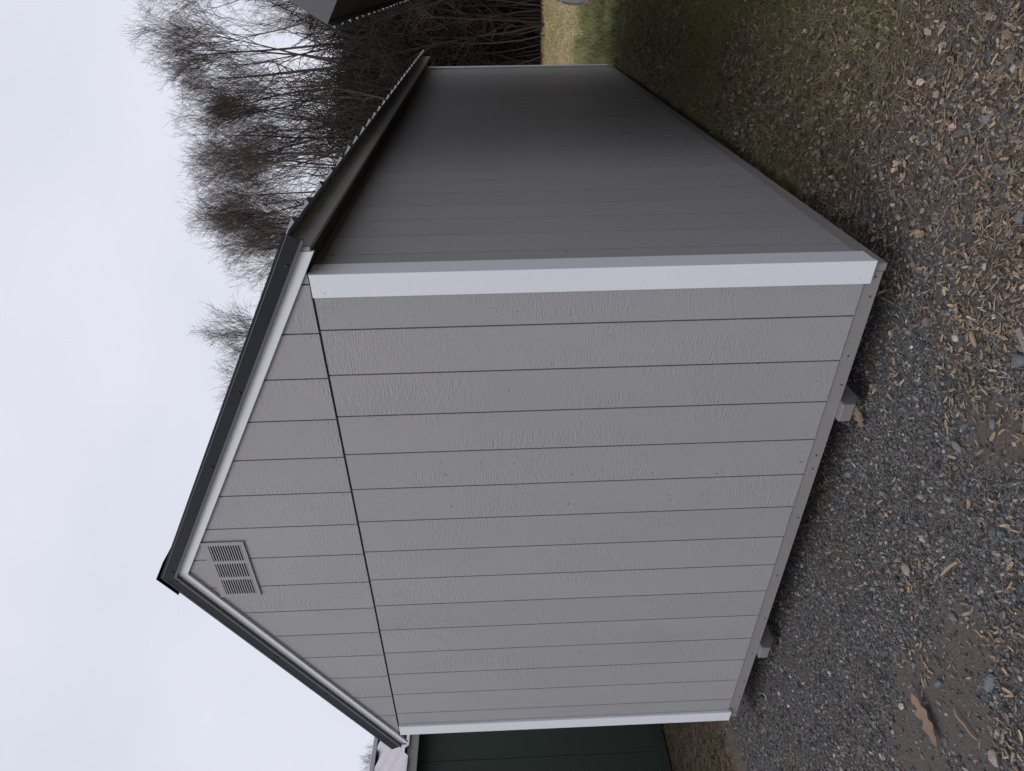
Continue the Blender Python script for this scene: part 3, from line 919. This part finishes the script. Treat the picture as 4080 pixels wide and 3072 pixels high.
# ------------------------------------------------------------------ scattered stuff (geometry nodes, one object each)
def scatter(name, pts, rot, scl, col, pick, meshes, label):
    me = bpy.data.meshes.new(name)
    n = len(pts)
    me.vertices.add(n)
    me.vertices.foreach_set('co', np.ascontiguousarray(pts, dtype=np.float32).ravel())
    for nm, arr in (('rot', rot), ('scl', scl), ('col', col)):
        at = me.attributes.new(nm, 'FLOAT_VECTOR', 'POINT')
        at.data.foreach_set('vector', np.ascontiguousarray(arr, dtype=np.float32).ravel())
    at = me.attributes.new('pick', 'INT', 'POINT')
    at.data.foreach_set('value', np.ascontiguousarray(pick, dtype=np.int32))
    o = link(bpy.data.objects.new(name, me))
    c = bpy.data.collections.new(name + '_pieces')
    for i, m in enumerate(meshes):
        c.objects.link(bpy.data.objects.new('%s_piece_%02d' % (name, i), m))
    g = bpy.data.node_groups.new(name, 'GeometryNodeTree')
    g.interface.new_socket('Geometry', in_out='INPUT', socket_type='NodeSocketGeometry')
    g.interface.new_socket('Geometry', in_out='OUTPUT', socket_type='NodeSocketGeometry')
    gi, go = g.nodes.new('NodeGroupInput'), g.nodes.new('NodeGroupOutput')
    ip = g.nodes.new('GeometryNodeInstanceOnPoints')
    ci = g.nodes.new('GeometryNodeCollectionInfo')
    ci.inputs['Collection'].default_value = c
    ci.inputs['Separate Children'].default_value = True
    ci.inputs['Reset Children'].default_value = True
    def na(nm, ty):
        q = g.nodes.new('GeometryNodeInputNamedAttribute')
        q.data_type = ty
        q.inputs['Name'].default_value = nm
        return q.outputs['Attribute']
    g.links.new(gi.outputs[0], ip.inputs['Points'])
    g.links.new(ci.outputs[0], ip.inputs['Instance'])
    ip.inputs['Pick Instance'].default_value = True
    g.links.new(na('pick', 'INT'), ip.inputs['Instance Index'])
    er = g.nodes.new('FunctionNodeEulerToRotation')
    g.links.new(na('rot', 'FLOAT_VECTOR'), er.inputs[0])
    g.links.new(er.outputs[0], ip.inputs['Rotation'])
    g.links.new(na('scl', 'FLOAT_VECTOR'), ip.inputs['Scale'])
    g.links.new(ip.outputs[0], go.inputs[0])
    md = o.modifiers.new('scatter', 'NODES')
    md.node_group = g
    tag(o, label, kind='stuff')
    return o

def ico_mesh(name, mat, seed, squash, rough=0.22, sub=1):
    import bmesh
    bm = bmesh.new()
    bmesh.ops.create_icosphere(bm, subdivisions=sub, radius=1.0)
    q = np.random.default_rng(seed)
    dirs = q.normal(size=(7, 3)); dirs /= np.linalg.norm(dirs, axis=1, keepdims=True)
    cut = q.uniform(0.55, 0.9, 7)
    for v in bm.verts:
        p = np.array(v.co)
        for dd, cc in zip(dirs, cut):                 # flat broken faces
            e_ = p @ dd - cc
            if e_ > 0: p = p - dd * e_ * 0.9
        p = p * (1 + q.uniform(-rough, rough) * 0.4)
        v.co = (p[0] * squash[0], p[1] * squash[1], p[2] * squash[2])
    me = bpy.data.meshes.new(name)
    bm.to_mesh(me); bm.free()
    me.materials.append(mat)
    return me
stones = [ico_mesh('stone', M_stone, 20 + i, s) for i, s in enumerate([(1, .8, .55), (1, .65, .6), (1, .9, .4), (1, .55, .45), (.9, .9, .7), (1, .75, .35), (1, .5, .3), (1, .85, .6)])]

def chip_mesh(seed):
    q = np.random.default_rng(seed)
    L_, w, t = 1.0, q.uniform(0.16, 0.34), 0.05
    n = 5
    b = q.uniform(-0.18, 0.18)
    prof_ = [0.55, 1.0, 1.05, 0.9, 0.45] if seed % 2 else [0.9, 1.0, 0.95, 0.8, 0.2]
    vs, fs = [], []
    for i in range(n):
        x = -0.5 + i / (n - 1)
        zb = b * (x * x * 4 - 0.5) * 0.6
        ww = w * prof_[i] * q.uniform(0.85, 1.1) / 2
        vs += [(x, -ww, zb), (x, ww, zb), (x, ww * 0.9, zb + t), (x, -ww * 0.9, zb + t)]
    for i in range(n - 1):
        for k in range(4):
            fs.append((i * 4 + k, i * 4 + (k + 1) % 4, i * 4 + 4 + (k + 1) % 4, i * 4 + 4 + k))
    fs += [(3, 2, 1, 0), (n * 4 - 4, n * 4 - 3, n * 4 - 2, n * 4 - 1)]
    return MB().add(vs, fs).mesh('chip', M_chip)
chips = [chip_mesh(i) for i in range(8)]

def straw_mesh(seed, curl, rad=0.011):
    q = np.random.default_rng(seed)
    p = np.zeros((1, 6, 3))
    a = 0.0
    for k in range(1, 6):
        a += q.normal() * curl
        p[0, k] = p[0, k - 1] + np.array((math.cos(a), math.sin(a), q.normal() * 0.12)) / 5
    V_, F_ = tubes(p, np.full((1, 6), rad) * np.linspace(1, .6, 6)[None], 3)
    return np_mesh('straw', V_, F_, M_chip)
thick_straws = [straw_mesh(i + 20, 0.3, 0.032) for i in range(6)]
straws = [straw_mesh(i, 0.25 + 0.15 * (i % 3)) for i in range(6)]

def tuft_mesh(seed, n, spread, bend, width):
    q = np.random.default_rng(seed)
    vs, fs = [], []
    for _ in range(n):
        az = q.uniform(0, 6.283)
        b = np.array((q.normal() * 0.10, q.normal() * 0.10, -0.03))
        h = q.uniform(0.5, 1.0)
        o_ = np.array((math.cos(az), math.sin(az), 0))
        sd = np.array((-math.sin(az), math.cos(az), 0)) * width * q.uniform(0.6, 1.2)
        bd = q.uniform(0.3, 1.0) * bend
        tilt = q.uniform(0, spread)
        m = len(vs)
        for k, t in enumerate((0, 0.4, 0.75, 1.0)):
            c = b + np.array((0, 0, 1)) * h * (t - 0.35 * bd * t * t) + o_ * h * (tilt * t + bd * t * t * 0.6)
            w_ = sd * (1 - t * 0.85)
            vs += [tuple(c - w_), tuple(c + w_)]
            if k: fs.append((m + 2 * k - 2, m + 2 * k - 1, m + 2 * k + 1, m + 2 * k))
    return MB().add(vs, fs).mesh('tuft', M_blade)
tall = [tuft_mesh(i, 22, 0.5, 0.9, 0.011) for i in range(5)]
short = [tuft_mesh(50 + i, 12, 0.9, 0.8, 0.035) for i in range(5)]

SHED_BOX = (SX0 + 0.20, SX1 - 0.16, 0.30, SY1)     # nothing grows deep under the shed
def keep(x, y):
    a = (x > SHED_BOX[0]) & (x < SHED_BOX[1]) & (y > SHED_BOX[2]) & (y < SHED_BOX[3])
    b = (x > BX0 + 0.3) & (y > BY0 + 0.15) & (y < BY1)
    c = (x < GXW - 0.1) & (y > GY0)
    return ~(a | b | c)
def palette(q, n, cols, w, jit=0.18):
    cols = np.array(cols)
    c = cols[q.choice(len(cols), n, p=np.array(w) / sum(w))]
    return c * q.uniform(1 - jit, 1 + jit, (n, 1))

def dirtmask(x, y):
    d_ = np.zeros_like(x)
    for a, b, r in DIRT: d_ = np.maximum(d_, np.exp(-(((x - a) ** 2 + (y - b) ** 2) / r ** 2) ** 1.5))
    return d_
def gravel_zone(x, y):
    n1 = fbm(x, y, 1.5, 21)
    g = np.clip((0.85 - (y + (n1 - 0.5) * 1.5)) / 0.5, 0, 1)                 # fades out between the sheds
    g = np.where((x < 0.1), 1.0, g) * np.where(x > 0.0, np.clip(1 - 0.75 * (fbm(x, y, 2.4, 27) - 0.25) * 2, 0.25, 1), 1)
    g = g * np.clip((x + 3.75 + (n1 - .5) * 0.9) / 0.4, 0, 1)                # fades to soil by the green shed
    return g
q = np.random.default_rng(11)
# fine and coarse gravel: density falls off with distance from where one stands
def sample(n, x0, x1, y0, y1, near=2.6):
    x, y = q.uniform(x0, x1, n), q.uniform(y0, y1, n)
    d_ = np.hypot(x - CAM[0], y - CAM[1])
    k = q.random(n) < np.clip((near / d_) ** 1.3, 0, 1)
    return x[k], y[k]
def on_ground(x, y, lift): return np.stack([x, y, ground_z(x, y) + lift], -1)

x, y = sample(300000, -5.0, 1.8, -1.9, 2.2)
k = keep(x, y) & (q.random(len(x)) < gravel_zone(x, y) * (1 - 0.86 * dirtmask(x, y)))
x, y = x[k], y[k]
n = len(x)
sz = 0.0030 + 0.0085 * q.random(n) ** 3.0 + np.where(q.random(n) < 0.018, q.uniform(0.005, 0.012, n), 0)
sz *= 0.85 + 0.5 * fbm(x, y, 2.2, 61)
scatter('gravel', on_ground(x, y, sz * 0.18), np.stack([q.normal(0, .35, n), q.normal(0, .35, n), q.uniform(0, 6.28, n)], -1), np.stack([sz] * 3, -1),
        palette(q, n, [(.060, .062, .066), (.122, .127, .132), (.195, .198, .20), (.30, .29, .27), (.13, .105, .085), (.36, .34, .31), (.22, .16, .12), (.58, .56, .53)], [34, 36, 20, 6, 11, 1.5, 5, .35], .28),
        q.integers(0, 8, n), stones, 'dark grey crushed gravel in front of the shed')

# wood chips: loose everywhere on the gravel, thick in drifts
DRIFT = [(-0.02, -0.41, .22, 1.0), (-0.16, -0.47, .16, .9), (-1.06, -0.61, .10, .7), (-0.96, -0.96, .12, .8), (-1.33, -0.76, .09, .8), (0.62, -0.08, .30, .8), (0.31, -0.03, .22, .55),
         (0.24, -0.32, .22, .8), (-1.18, -1.17, .13, .8), (-1.19, -0.89, .07, .7), (-0.45, -0.09, .10, .35), (-0.18, 0.10, .12, .35), (-0.25, -0.58, .12, .7), (0.55, 0.35, .2, .4)]
x, y = sample(300000, -5.0, 1.7, -1.7, 1.6, 2.6)
df = np.full(len(x), 0.022) * (0.3 + 1.6 * fbm(x, y, 2.0, 71) ** 2 * 2)
band = np.clip((-0.25 + 0.5 * x - y + 0.25 * (fbm(x, y, 1.6, 77) - 0.5)) / 0.18, 0, 1)
df = df + (0.03 * np.clip((x - 0.0) / 0.5, 0, 1) + 0.22 * band * np.clip((x + 1.0) / 0.8, 0.35, 1)) * (0.25 + 1.5 * np.clip(fbm(x, y, 3.0, 78) - 0.35, 0, 1) * 2)
for a, b, r, s in DRIFT: df = np.maximum(df, s * 0.36 * np.exp(-((x - a) ** 2 + (y - b) ** 2) / r ** 2))
df = df * np.clip((1.3 - y) / 0.6, 0, 1) * (1 - 0.75 * dirtmask(x, y))
k = keep(x, y) & (q.random(len(x)) < df)
x, y = x[k], y[k]
n = len(x)
ln = 0.009 + 0.026 * q.random(n) ** 2.0
scatter('wood_chips', on_ground(x, y, 0.004 + 0.008 * q.random(n)), np.stack([q.normal(0, .35, n), q.normal(0, .30, n), q.uniform(0, 6.28, n)], -1),
        np.stack([ln, ln * q.uniform(.7, 1.4, n), ln], -1),
        palette(q, n, [(.36, .26, .17), (.42, .315, .215), (.27, .19, .125), (.20, .145, .105), (.48, .39, .29), (.14, .11, .088)], [28, 22, 24, 16, 6, 12], .18),
        q.integers(0, 8, n), chips, 'tan wood chips strewn over the gravel')

# dry grass stems and straw
def straw_field(nm, cnt, box, dens, l0, l1, cols, w, label, near=3.0, lift=0.012, pieces=None):
    x, y = sample(cnt, *box, near)
    k = keep(x, y) & (q.random(len(x)) < dens(x, y))
    x, y = x[k], y[k]
    n = len(x)
    ln = q.uniform(l0, l1, n)
    return scatter(nm, on_ground(x, y, lift * q.random(n) + 0.003), np.stack([q.normal(0, .2, n), q.normal(0, .25, n), q.uniform(0, 6.28, n)], -1), np.stack([ln] * 3, -1),
                   palette(q, n, cols, w, .2), q.integers(0, 6, n), pieces or straws, label)
straw_field('dry_stems', 150000, (-0.3, 1.6, -1.0, 6.2), lambda x, y: 0.16 * np.clip((x + .1) / .4, 0, 1) + 0.04 + 0.5 * np.clip((y - 0.2) / 0.8, 0, 1) * (0.3 + 1.2 * fbm(x, y, 1.4, 33)), 0.03, 0.11,
            [(.30, .23, .165), (.42, .33, .23), (.20, .15, .11), (.55, .45, .30), (.14, .12, .07)], [30, 22, 30, 6, 20], 'brown dead grass stems matted between the two sheds')
straw_field('ground_straw', 40000, (-6.0, -3.0, -0.8, 2.4), lambda x, y: 0.9 * np.clip((-3.55 - x) / 0.4, 0, 1) + 0.03, 0.03, 0.10,
            [(.15, .11, .075), (.22, .165, .11), (.09, .068, .05), (.30, .235, .16)], [30, 26, 22, 12], 'brown straw on the soil beside the green shed', 5.0, 0.012, thick_straws)
straw_field('fine_needles', 26000, (-2.6, 1.0, -1.6, 0.5), lambda x, y: 0.05 + 0.5 * (fbm(x, y, 2.6, 35) > 0.60), 0.02, 0.055,
            [(.30, .20, .11), (.22, .15, .09), (.14, .10, .07), (.38, .28, .17)], [26, 26, 26, 14], 'fine rusty needles and grass bits on the gravel')

# leaf litter: curled scraps of dead leaf
def scrap_mesh(seed):
    z_ = np.random.default_rng(seed)
    a_, b_ = z_.uniform(0.25, 0.5), z_.uniform(0.2, 0.9)
    vs, fs = [], []
    for i in range(6):
        t = i / 5
        w = a_ * math.sin(math.pi * (0.12 + 0.8 * t)) * z_.uniform(0.6, 1.15)
        vs += [(t - .5, -w, b_ * w + 0.5 * b_ * (t - .5) ** 2), (t - .5, 0, 0.5 * b_ * (t - .5) ** 2), (t - .5, w, b_ * w * z_.uniform(.3, 1.3) + 0.5 * b_ * (t - .5) ** 2)]
    m_ = len(vs)
    vs += [(p_[0], p_[1], p_[2] - 0.03) for p_ in vs]
    for i in range(5):
        for k_ in (0, 1):
            fs.append((3 * i + k_, 3 * i + k_ + 1, 3 * i + k_ + 4, 3 * i + k_ + 3))
            fs.append((m_ + 3 * i + k_, m_ + 3 * i + k_ + 3, m_ + 3 * i + k_ + 4, m_ + 3 * i + k_ + 1))
    return MB().add(vs, fs).mesh('scrap', M_chip)
scraps = [scrap_mesh(700 + i) for i in range(7)]
x, y = sample(110000, -0.2, 1.5, -0.6, 6.3, 4.6)
k = keep(x, y) & (q.random(len(x)) < np.where(x > -0.12, 1, 0) * np.clip((y + 0.35) / 1.0, 0.08, 1) * np.clip(fbm(x, y, 1.7, 44) * 1.6 - 0.25, 0.08, 1) * 0.50)
x, y = x[k], y[k]
n = len(x)
ln = 0.007 + 0.026 * q.random(n) ** 2.2
scatter('leaf_litter', on_ground(x, y, 0.004 + 0.010 * q.random(n)), np.stack([q.normal(0, .55, n), q.normal(0, .5, n), q.uniform(0, 6.28, n)], -1), np.stack([ln] * 3, -1),
        palette(q, n, [(.28, .21, .155), (.38, .29, .215), (.17, .13, .10), (.46, .33, .25), (.12, .10, .065), (.55, .46, .35)], [28, 24, 24, 8, 14, 5], .25), q.integers(0, 7, n), scraps, 'brown leaf litter matted along the shaded side of the shed')

# moss and short winter grass between the sheds
x, y = sample(110000, -0.15, 1.3, 0.25, 6.4, 4.4)
dn = np.clip((y + 0.2 * 0 - 0.5) / 0.7, 0, 1) * np.clip((fbm(x, y, 1.3, 51) - 0.36) * 4.5, 0.10, 1)
k = keep(x, y) & (q.random(len(x)) < dn)
x, y = x[k], y[k]
n = len(x)
h = q.uniform(0.016, 0.052, n)
scatter('moss_grass', on_ground(x, y, 0), np.stack([q.normal(0, .1, n), q.normal(0, .1, n), q.uniform(0, 6.28, n)], -1), np.stack([h] * 3, -1),
        palette(q, n, [(.13, .165, .055), (.20, .22, .08), (.27, .25, .12), (.25, .19, .125)], [30, 26, 18, 20], .2), q.integers(0, 5, n), short, 'short mossy grass between the two sheds')
# tall green fescue where the gap opens
x, y = q.uniform(-1.2, 3.2, 5200), q.uniform(5.9, 10.4, 5200)
k = keep(x, y) & (q.random(len(x)) < np.clip((fbm(x, y, 0.8, 81) - 0.30) * 3.0, 0, 1) * np.clip((10.2 - y) / 2.2, 0, 1)) & ~((np.abs(x - sgx) < 0.34) & (np.abs(y - SGY) < 0.06))
x, y = x[k], y[k]
n = len(x)
h = q.uniform(0.07, 0.20, n)
scatter('tall_grass', on_ground(x, y, 0), np.stack([q.normal(0, .1, n), q.normal(0, .1, n), q.uniform(0, 6.28, n)], -1), np.stack([h * 1.2, h * 1.2, h], -1),
        palette(q, n, [(.15, .18, .065), (.23, .26, .10), (.34, .33, .15), (.48, .42, .22)], [28, 30, 20, 14], .2), q.integers(0, 5, n), tall, 'tall tufted green grass at the end of the gap')
# straw coloured lawn
x, y = q.uniform(-9, 6, 42000), q.uniform(7.6, 17.6, 42000)
k = q.random(len(x)) < np.where((x > -2.5) & (x < 3), 1.0, 0.35)
x, y = x[k], y[k]
n = len(x)
h = q.uniform(0.03, 0.08, n)
scatter('straw_lawn', on_ground(x, y, 0), np.stack([q.normal(0, .1, n), q.normal(0, .1, n), q.uniform(0, 6.28, n)], -1), np.stack([h * 1.3, h * 1.3, h], -1),
        palette(q, n, [(.56, .45, .25), (.64, .53, .31), (.46, .38, .20), (.36, .35, .15)], [34, 26, 22, 10], .15), q.integers(0, 5, n), short, 'straw coloured winter lawn in front of the wood')

# undergrowth along and inside the wood
def brush_mesh(seed):
    g = np.random.default_rng(seed)
    m = 12
    P = np.zeros((m, 6, 3))
    P[:, 0, :2] = g.normal(size=(m, 2)) * 0.22
    dr = unit(np.stack([g.normal(size=m) * 0.20, g.normal(size=m) * 0.20, np.ones(m)], -1))
    for k_ in range(1, 6):
        dr = unit(dr + g.normal(size=(m, 3)) * 0.07 + np.array((0, 0, 0.05)))
        P[:, k_] = P[:, k_ - 1] + dr * 0.19 * g.uniform(.7, 1.1, (m, 1))
    R = np.full((m, 1), 0.0055) * np.linspace(1, .35, 6)[None]
    V1, F1 = tubes(P, R, 4)
    Q_, RQ = grow(g, P, R, 8, 0.15, 1.0, (15, 48), lambda t, i, z: 0.28 * z.uniform(.5, 1.2, len(t)), 4, 0.04, 0.2, 0.6, 0.0022, 0.5)
    V2, F2 = tubes(Q_, RQ, 3)
    T_, RT = grow(g, Q_, RQ, 5, 0.2, 1.0, (20, 65), lambda t, i, z: 0.12 * z.uniform(.5, 1.2, len(t)), 3, 0.02, 0.2, 0.7, 0.0018, 0.6)
    V3, F3 = tubes(T_, RT, 3)
    return np_mesh('brush', np.concatenate([V1, V2, V3]), np.concatenate([F1, F2 + len(V1), F3 + len(V1) + len(V2)]), M_brush)
brushes = [brush_mesh(900 + i) for i in range(5)]
x, y = q.uniform(-19, 9, 3600), 17.6 + 28 * q.random(3600) ** 1.1
k = (x > -0.42 * y - 2) & (x < 0.25 * y + 1)
x, y = x[k], y[k]
n = len(x)
h = q.uniform(1.5, 4.2, n) + 3.4 * q.random(n) ** 3 + np.clip((y - 19) * 0.10, 0, 1.6)
scatter('undergrowth', on_ground(x, y, -0.05), np.stack([q.normal(0, .08, n), q.normal(0, .08, n), q.uniform(0, 6.28, n)], -1), np.stack([h * 0.95, h * 0.95, h], -1),
        palette(q, n, [(.050, .041, .035), (.068, .055, .047), (.040, .035, .031), (.11, .088, .072)], [30, 26, 24, 8], .2), q.integers(0, 5, n), brushes, 'tangled brown undergrowth at the foot of the wood')

# ------------------------------------------------------------------ single small things on the ground
def leaf_material(name, a, b):
    m = MT(name, 0.75, 0.25)
    m.color(m.mix(m.noise(m.mapped((1, 1, 1)), 22.0, 4.0, 0.6), a, b))
    m.bump(m.noise(m.mapped((1, 1, 1)), 60.0, 3.0), 0.3, 0.01)
    return m.m
M_leaf = leaf_material('dry_oak_leaf', (0.19, 0.125, 0.09), (0.33, 0.225, 0.165))
M_leaf2 = leaf_material('grey_brown_leaf', (0.13, 0.10, 0.075), (0.24, 0.19, 0.14))
M_yel = leaf_material('yellow_leaf', (0.36, 0.24, 0.07), (0.50, 0.36, 0.14))
M_stick = leaf_material('bare_stick', (0.26, 0.18, 0.11), (0.42, 0.31, 0.20))
M_grey = leaf_material('grey_split_wood', (0.18, 0.165, 0.15), (0.30, 0.28, 0.255))
def leaf(name, x, y, L_, rz, mat, label, curl=0.25, lobes=4, width=0.34, tilt=(0.1, 0.05), z=0.012, group=None):
    n = 36
    vs, fs = [], []
    for i in range(n + 1):
        t = i / n
        env = math.sin(math.pi * min(1, t * 0.93 + 0.05)) ** 0.7
        lob = 0.74 + 0.22 * math.cos(2 * math.pi * (t * lobes + 0.5)) + 0.07 * math.sin(19 * t + 1) if lobes else 1.0
        w = width * 0.5 * env * lob * (1 if i not in (0, n) else 0.15)
        zz = curl * ((t - 0.45) ** 2) * 0.9
        vs += [(t - 0.5, -w, zz + curl * w * 0.9), (t - 0.5, 0, zz), (t - 0.5, w, zz + curl * w * 1.2)]
    m = len(vs)
    vs += [(a, b, c - 0.012) for a, b, c in vs]
    for i in range(n):
        for k in (0, 1):
            fs.append((3 * i + k, 3 * i + k + 1, 3 * i + k + 4, 3 * i + k + 3))
            fs.append((m + 3 * i + k, m + 3 * i + k + 3, m + 3 * i + k + 4, m + 3 * i + k + 1))
    o = empty(name, (x, y, float(ground_z(x, y)) + z))
    b = MB().add(vs, fs).build('blade', mat, o)
    st = MB().tube([(-0.5, 0, curl * 0.18), (-0.62, 0.02, 0.02), (-0.72, 0.06, 0.0)], [0.012, 0.010, 0.008], 5).build('stalk', mat, o)
    o.scale = (L_, L_, L_)
    o.rotation_euler = (tilt[0], tilt[1], rz)
    tag(o, label, 'leaf', group)
    return o
leaf('oak_leaf', -1.433, -0.92, 0.18, -1.83, M_leaf, 'large curled reddish brown oak leaf on the bare soil patch', 0.25, 4, 0.40, (-0.12, 0.06), 0.022)
leaf('oak_leaf', -0.70, -0.015, 0.10, 0.5, M_leaf2, 'dry lobed leaf lying against the near skid end', 0.25, 4, 0.5, (0.3, -0.3), 0.03)
leaf('fallen_leaf', 0.136, 1.464, 0.085, 1.9, M_leaf, 'long reddish leaf in the dead grass beside the shed wall', 0.25, 0, 0.32)
leaf('fallen_leaf', 0.215, 1.62, 0.07, 1.2, M_leaf2, 'pale brown leaf further along the shed wall, past the reddish one', 0.25, 0, 0.40)
leaf('fallen_leaf', 0.165, 0.882, 0.06, 0.4, M_leaf, 'broad pinkish leaf in the moss nearest the shed corner', 0.3, 0, 0.55)
leaf('fallen_leaf', 0.19, 2.58, 0.07, 2.2, M_leaf2, 'small brown leaf farthest along the mossy strip', 0.25, 0, 0.45)
leaf('fallen_leaf', -1.098, -0.602, 0.026, 0.9, M_yel, 'small yellow leaf on the gravel', 0.5, 2, 0.7, (0.3, 0.2), 0.01)
def stick(name, pts, rad, mat, label, cat='stick'):
    p0 = Vector(pts[0])
    z0 = float(ground_z(p0.x, p0.y))
    o = MB().tube([(a - p0.x, b - p0.y, c) for a, b, c in pts], rad, 6).build(name, mat, None, (p0.x, p0.y, z0))
    tag(o, label, cat)
    return o
stick('wood_stick', [(-0.80, -0.725, 0.014), (-0.835, -0.712, 0.017), (-0.872, -0.702, 0.015), (-0.905, -0.694, 0.012)], [0.0055, 0.006, 0.0055, 0.004], M_stick, 'short straight brown stick on the gravel below the shed middle')
stick('twig', [(-1.268, -0.972, 0.012), (-1.272, -1.0, 0.016), (-1.266, -1.03, 0.013), (-1.264, -1.06, 0.014), (-1.254, -1.085, 0.012)], [0.003, 0.0045, 0.004, 0.0035, 0.003], M_stick, 'thin pale forked twig beside the large oak leaf', 'twig')
MB().box(-0.045, 0.045, -0.010, 0.010, 0, 0.010).build('wood_scrap', M_grey, None, (-0.03, -0.565, float(ground_z(-.045, -.56)) + .003), (0.05, 0.04, 1.02), bevel=0.002)
tag(bpy.data.objects['wood_scrap'], 'grey flat wood scrap among the chips at the right picture edge', 'wood')
cob = MB().tube([(-0.028, 0, 0), (-0.018, 0, 0.001), (0.0, 0, .002), (.018, 0, .001), (.028, 0, 0)], [.002, .007, .0085, .0075, .004], 9).build('seed_head', M_yel, None, (-0.115, -0.395, float(ground_z(-.115, -.395)) + .014), (0, 0.05, 1.0))
tag(cob, 'small pale segmented seed head among the wood chips', 'seed head')
cob.data.materials[0] = M_stick
stone_mats = {}
def stone_mat(c):
    if c not in stone_mats:
        m = MT('loose_stone_%d' % len(stone_mats), 0.7, 0.35)
        t = m.noise(m.mapped((1, 1, 1)), 3.0, 5.0, 0.65)
        m.color(m.mix(t, tuple(v * 0.7 for v in c), tuple(min(1, v * 1.25) for v in c)))
        m.bump(t, 0.4, 0.1)
        stone_mats[c] = m.m
    return stone_mats[c]
WHT, GRY, BLU, PNK = (.50, .49, .48), (.20, .20, .20), (.16, .18, .20), (.36, .30, .28)
for i, (x, y, s, c, lb) in enumerate([
        (-1.554, -0.80, .017, WHT, 'round whitish stone left of the large oak leaf'),
        (-1.271, -0.879, .022, BLU, 'pale blue grey stone between the two soil patches'),
        (-1.231, -1.157, .027, PNK, 'pinkish grey stone near the picture corner'),
        (0.102, -0.309, .014, WHT, 'bright white pebble off the shed corner'),
        (-0.154, -0.315, .019, WHT, 'mottled white stone beside the wood chip drift'),
        (-0.18, -0.397, .020, GRY, 'flat grey stone at the edge of the wood chip drift'),
        (-0.31, -0.598, .020, GRY, 'round grey stone below the wood chip drift'),
        (-0.471, -0.511, .024, GRY, 'large rounded grey stone on bare soil below the near skid'),
        (-0.085, -0.585, .028, BLU, 'dark slate stone next to the grey wood scrap'),
        (-1.034, -1.02, .030, BLU, 'long grey flat stone on the soil at the lower edge'),
        (-1.048, -0.547, .024, PNK, 'flat pinkish stone beside the yellow leaf'),
        (-0.995, -0.803, .020, GRY, 'light grey angular stone above the soil patch'),
        (-0.32, 0.02, .014, WHT, 'small white stone close to the skirt board')]):
    me = ico_mesh('loose_stone', stone_mat(c), 300 + i, [(1, .8, .6), (1.2, .6, .5), (1, .9, .55), (1.1, .75, .4)][i % 4], 0.1, 2)
    o = inst('loose_stone', me, None, (x, y, float(ground_z(x, y)) + s * 0.35), (random.uniform(-.2, .2), random.uniform(-.2, .2), random.uniform(0, 6)), (s, s, s))
    tag(o, lb, 'stone', 'larger stones lying on the gravel')
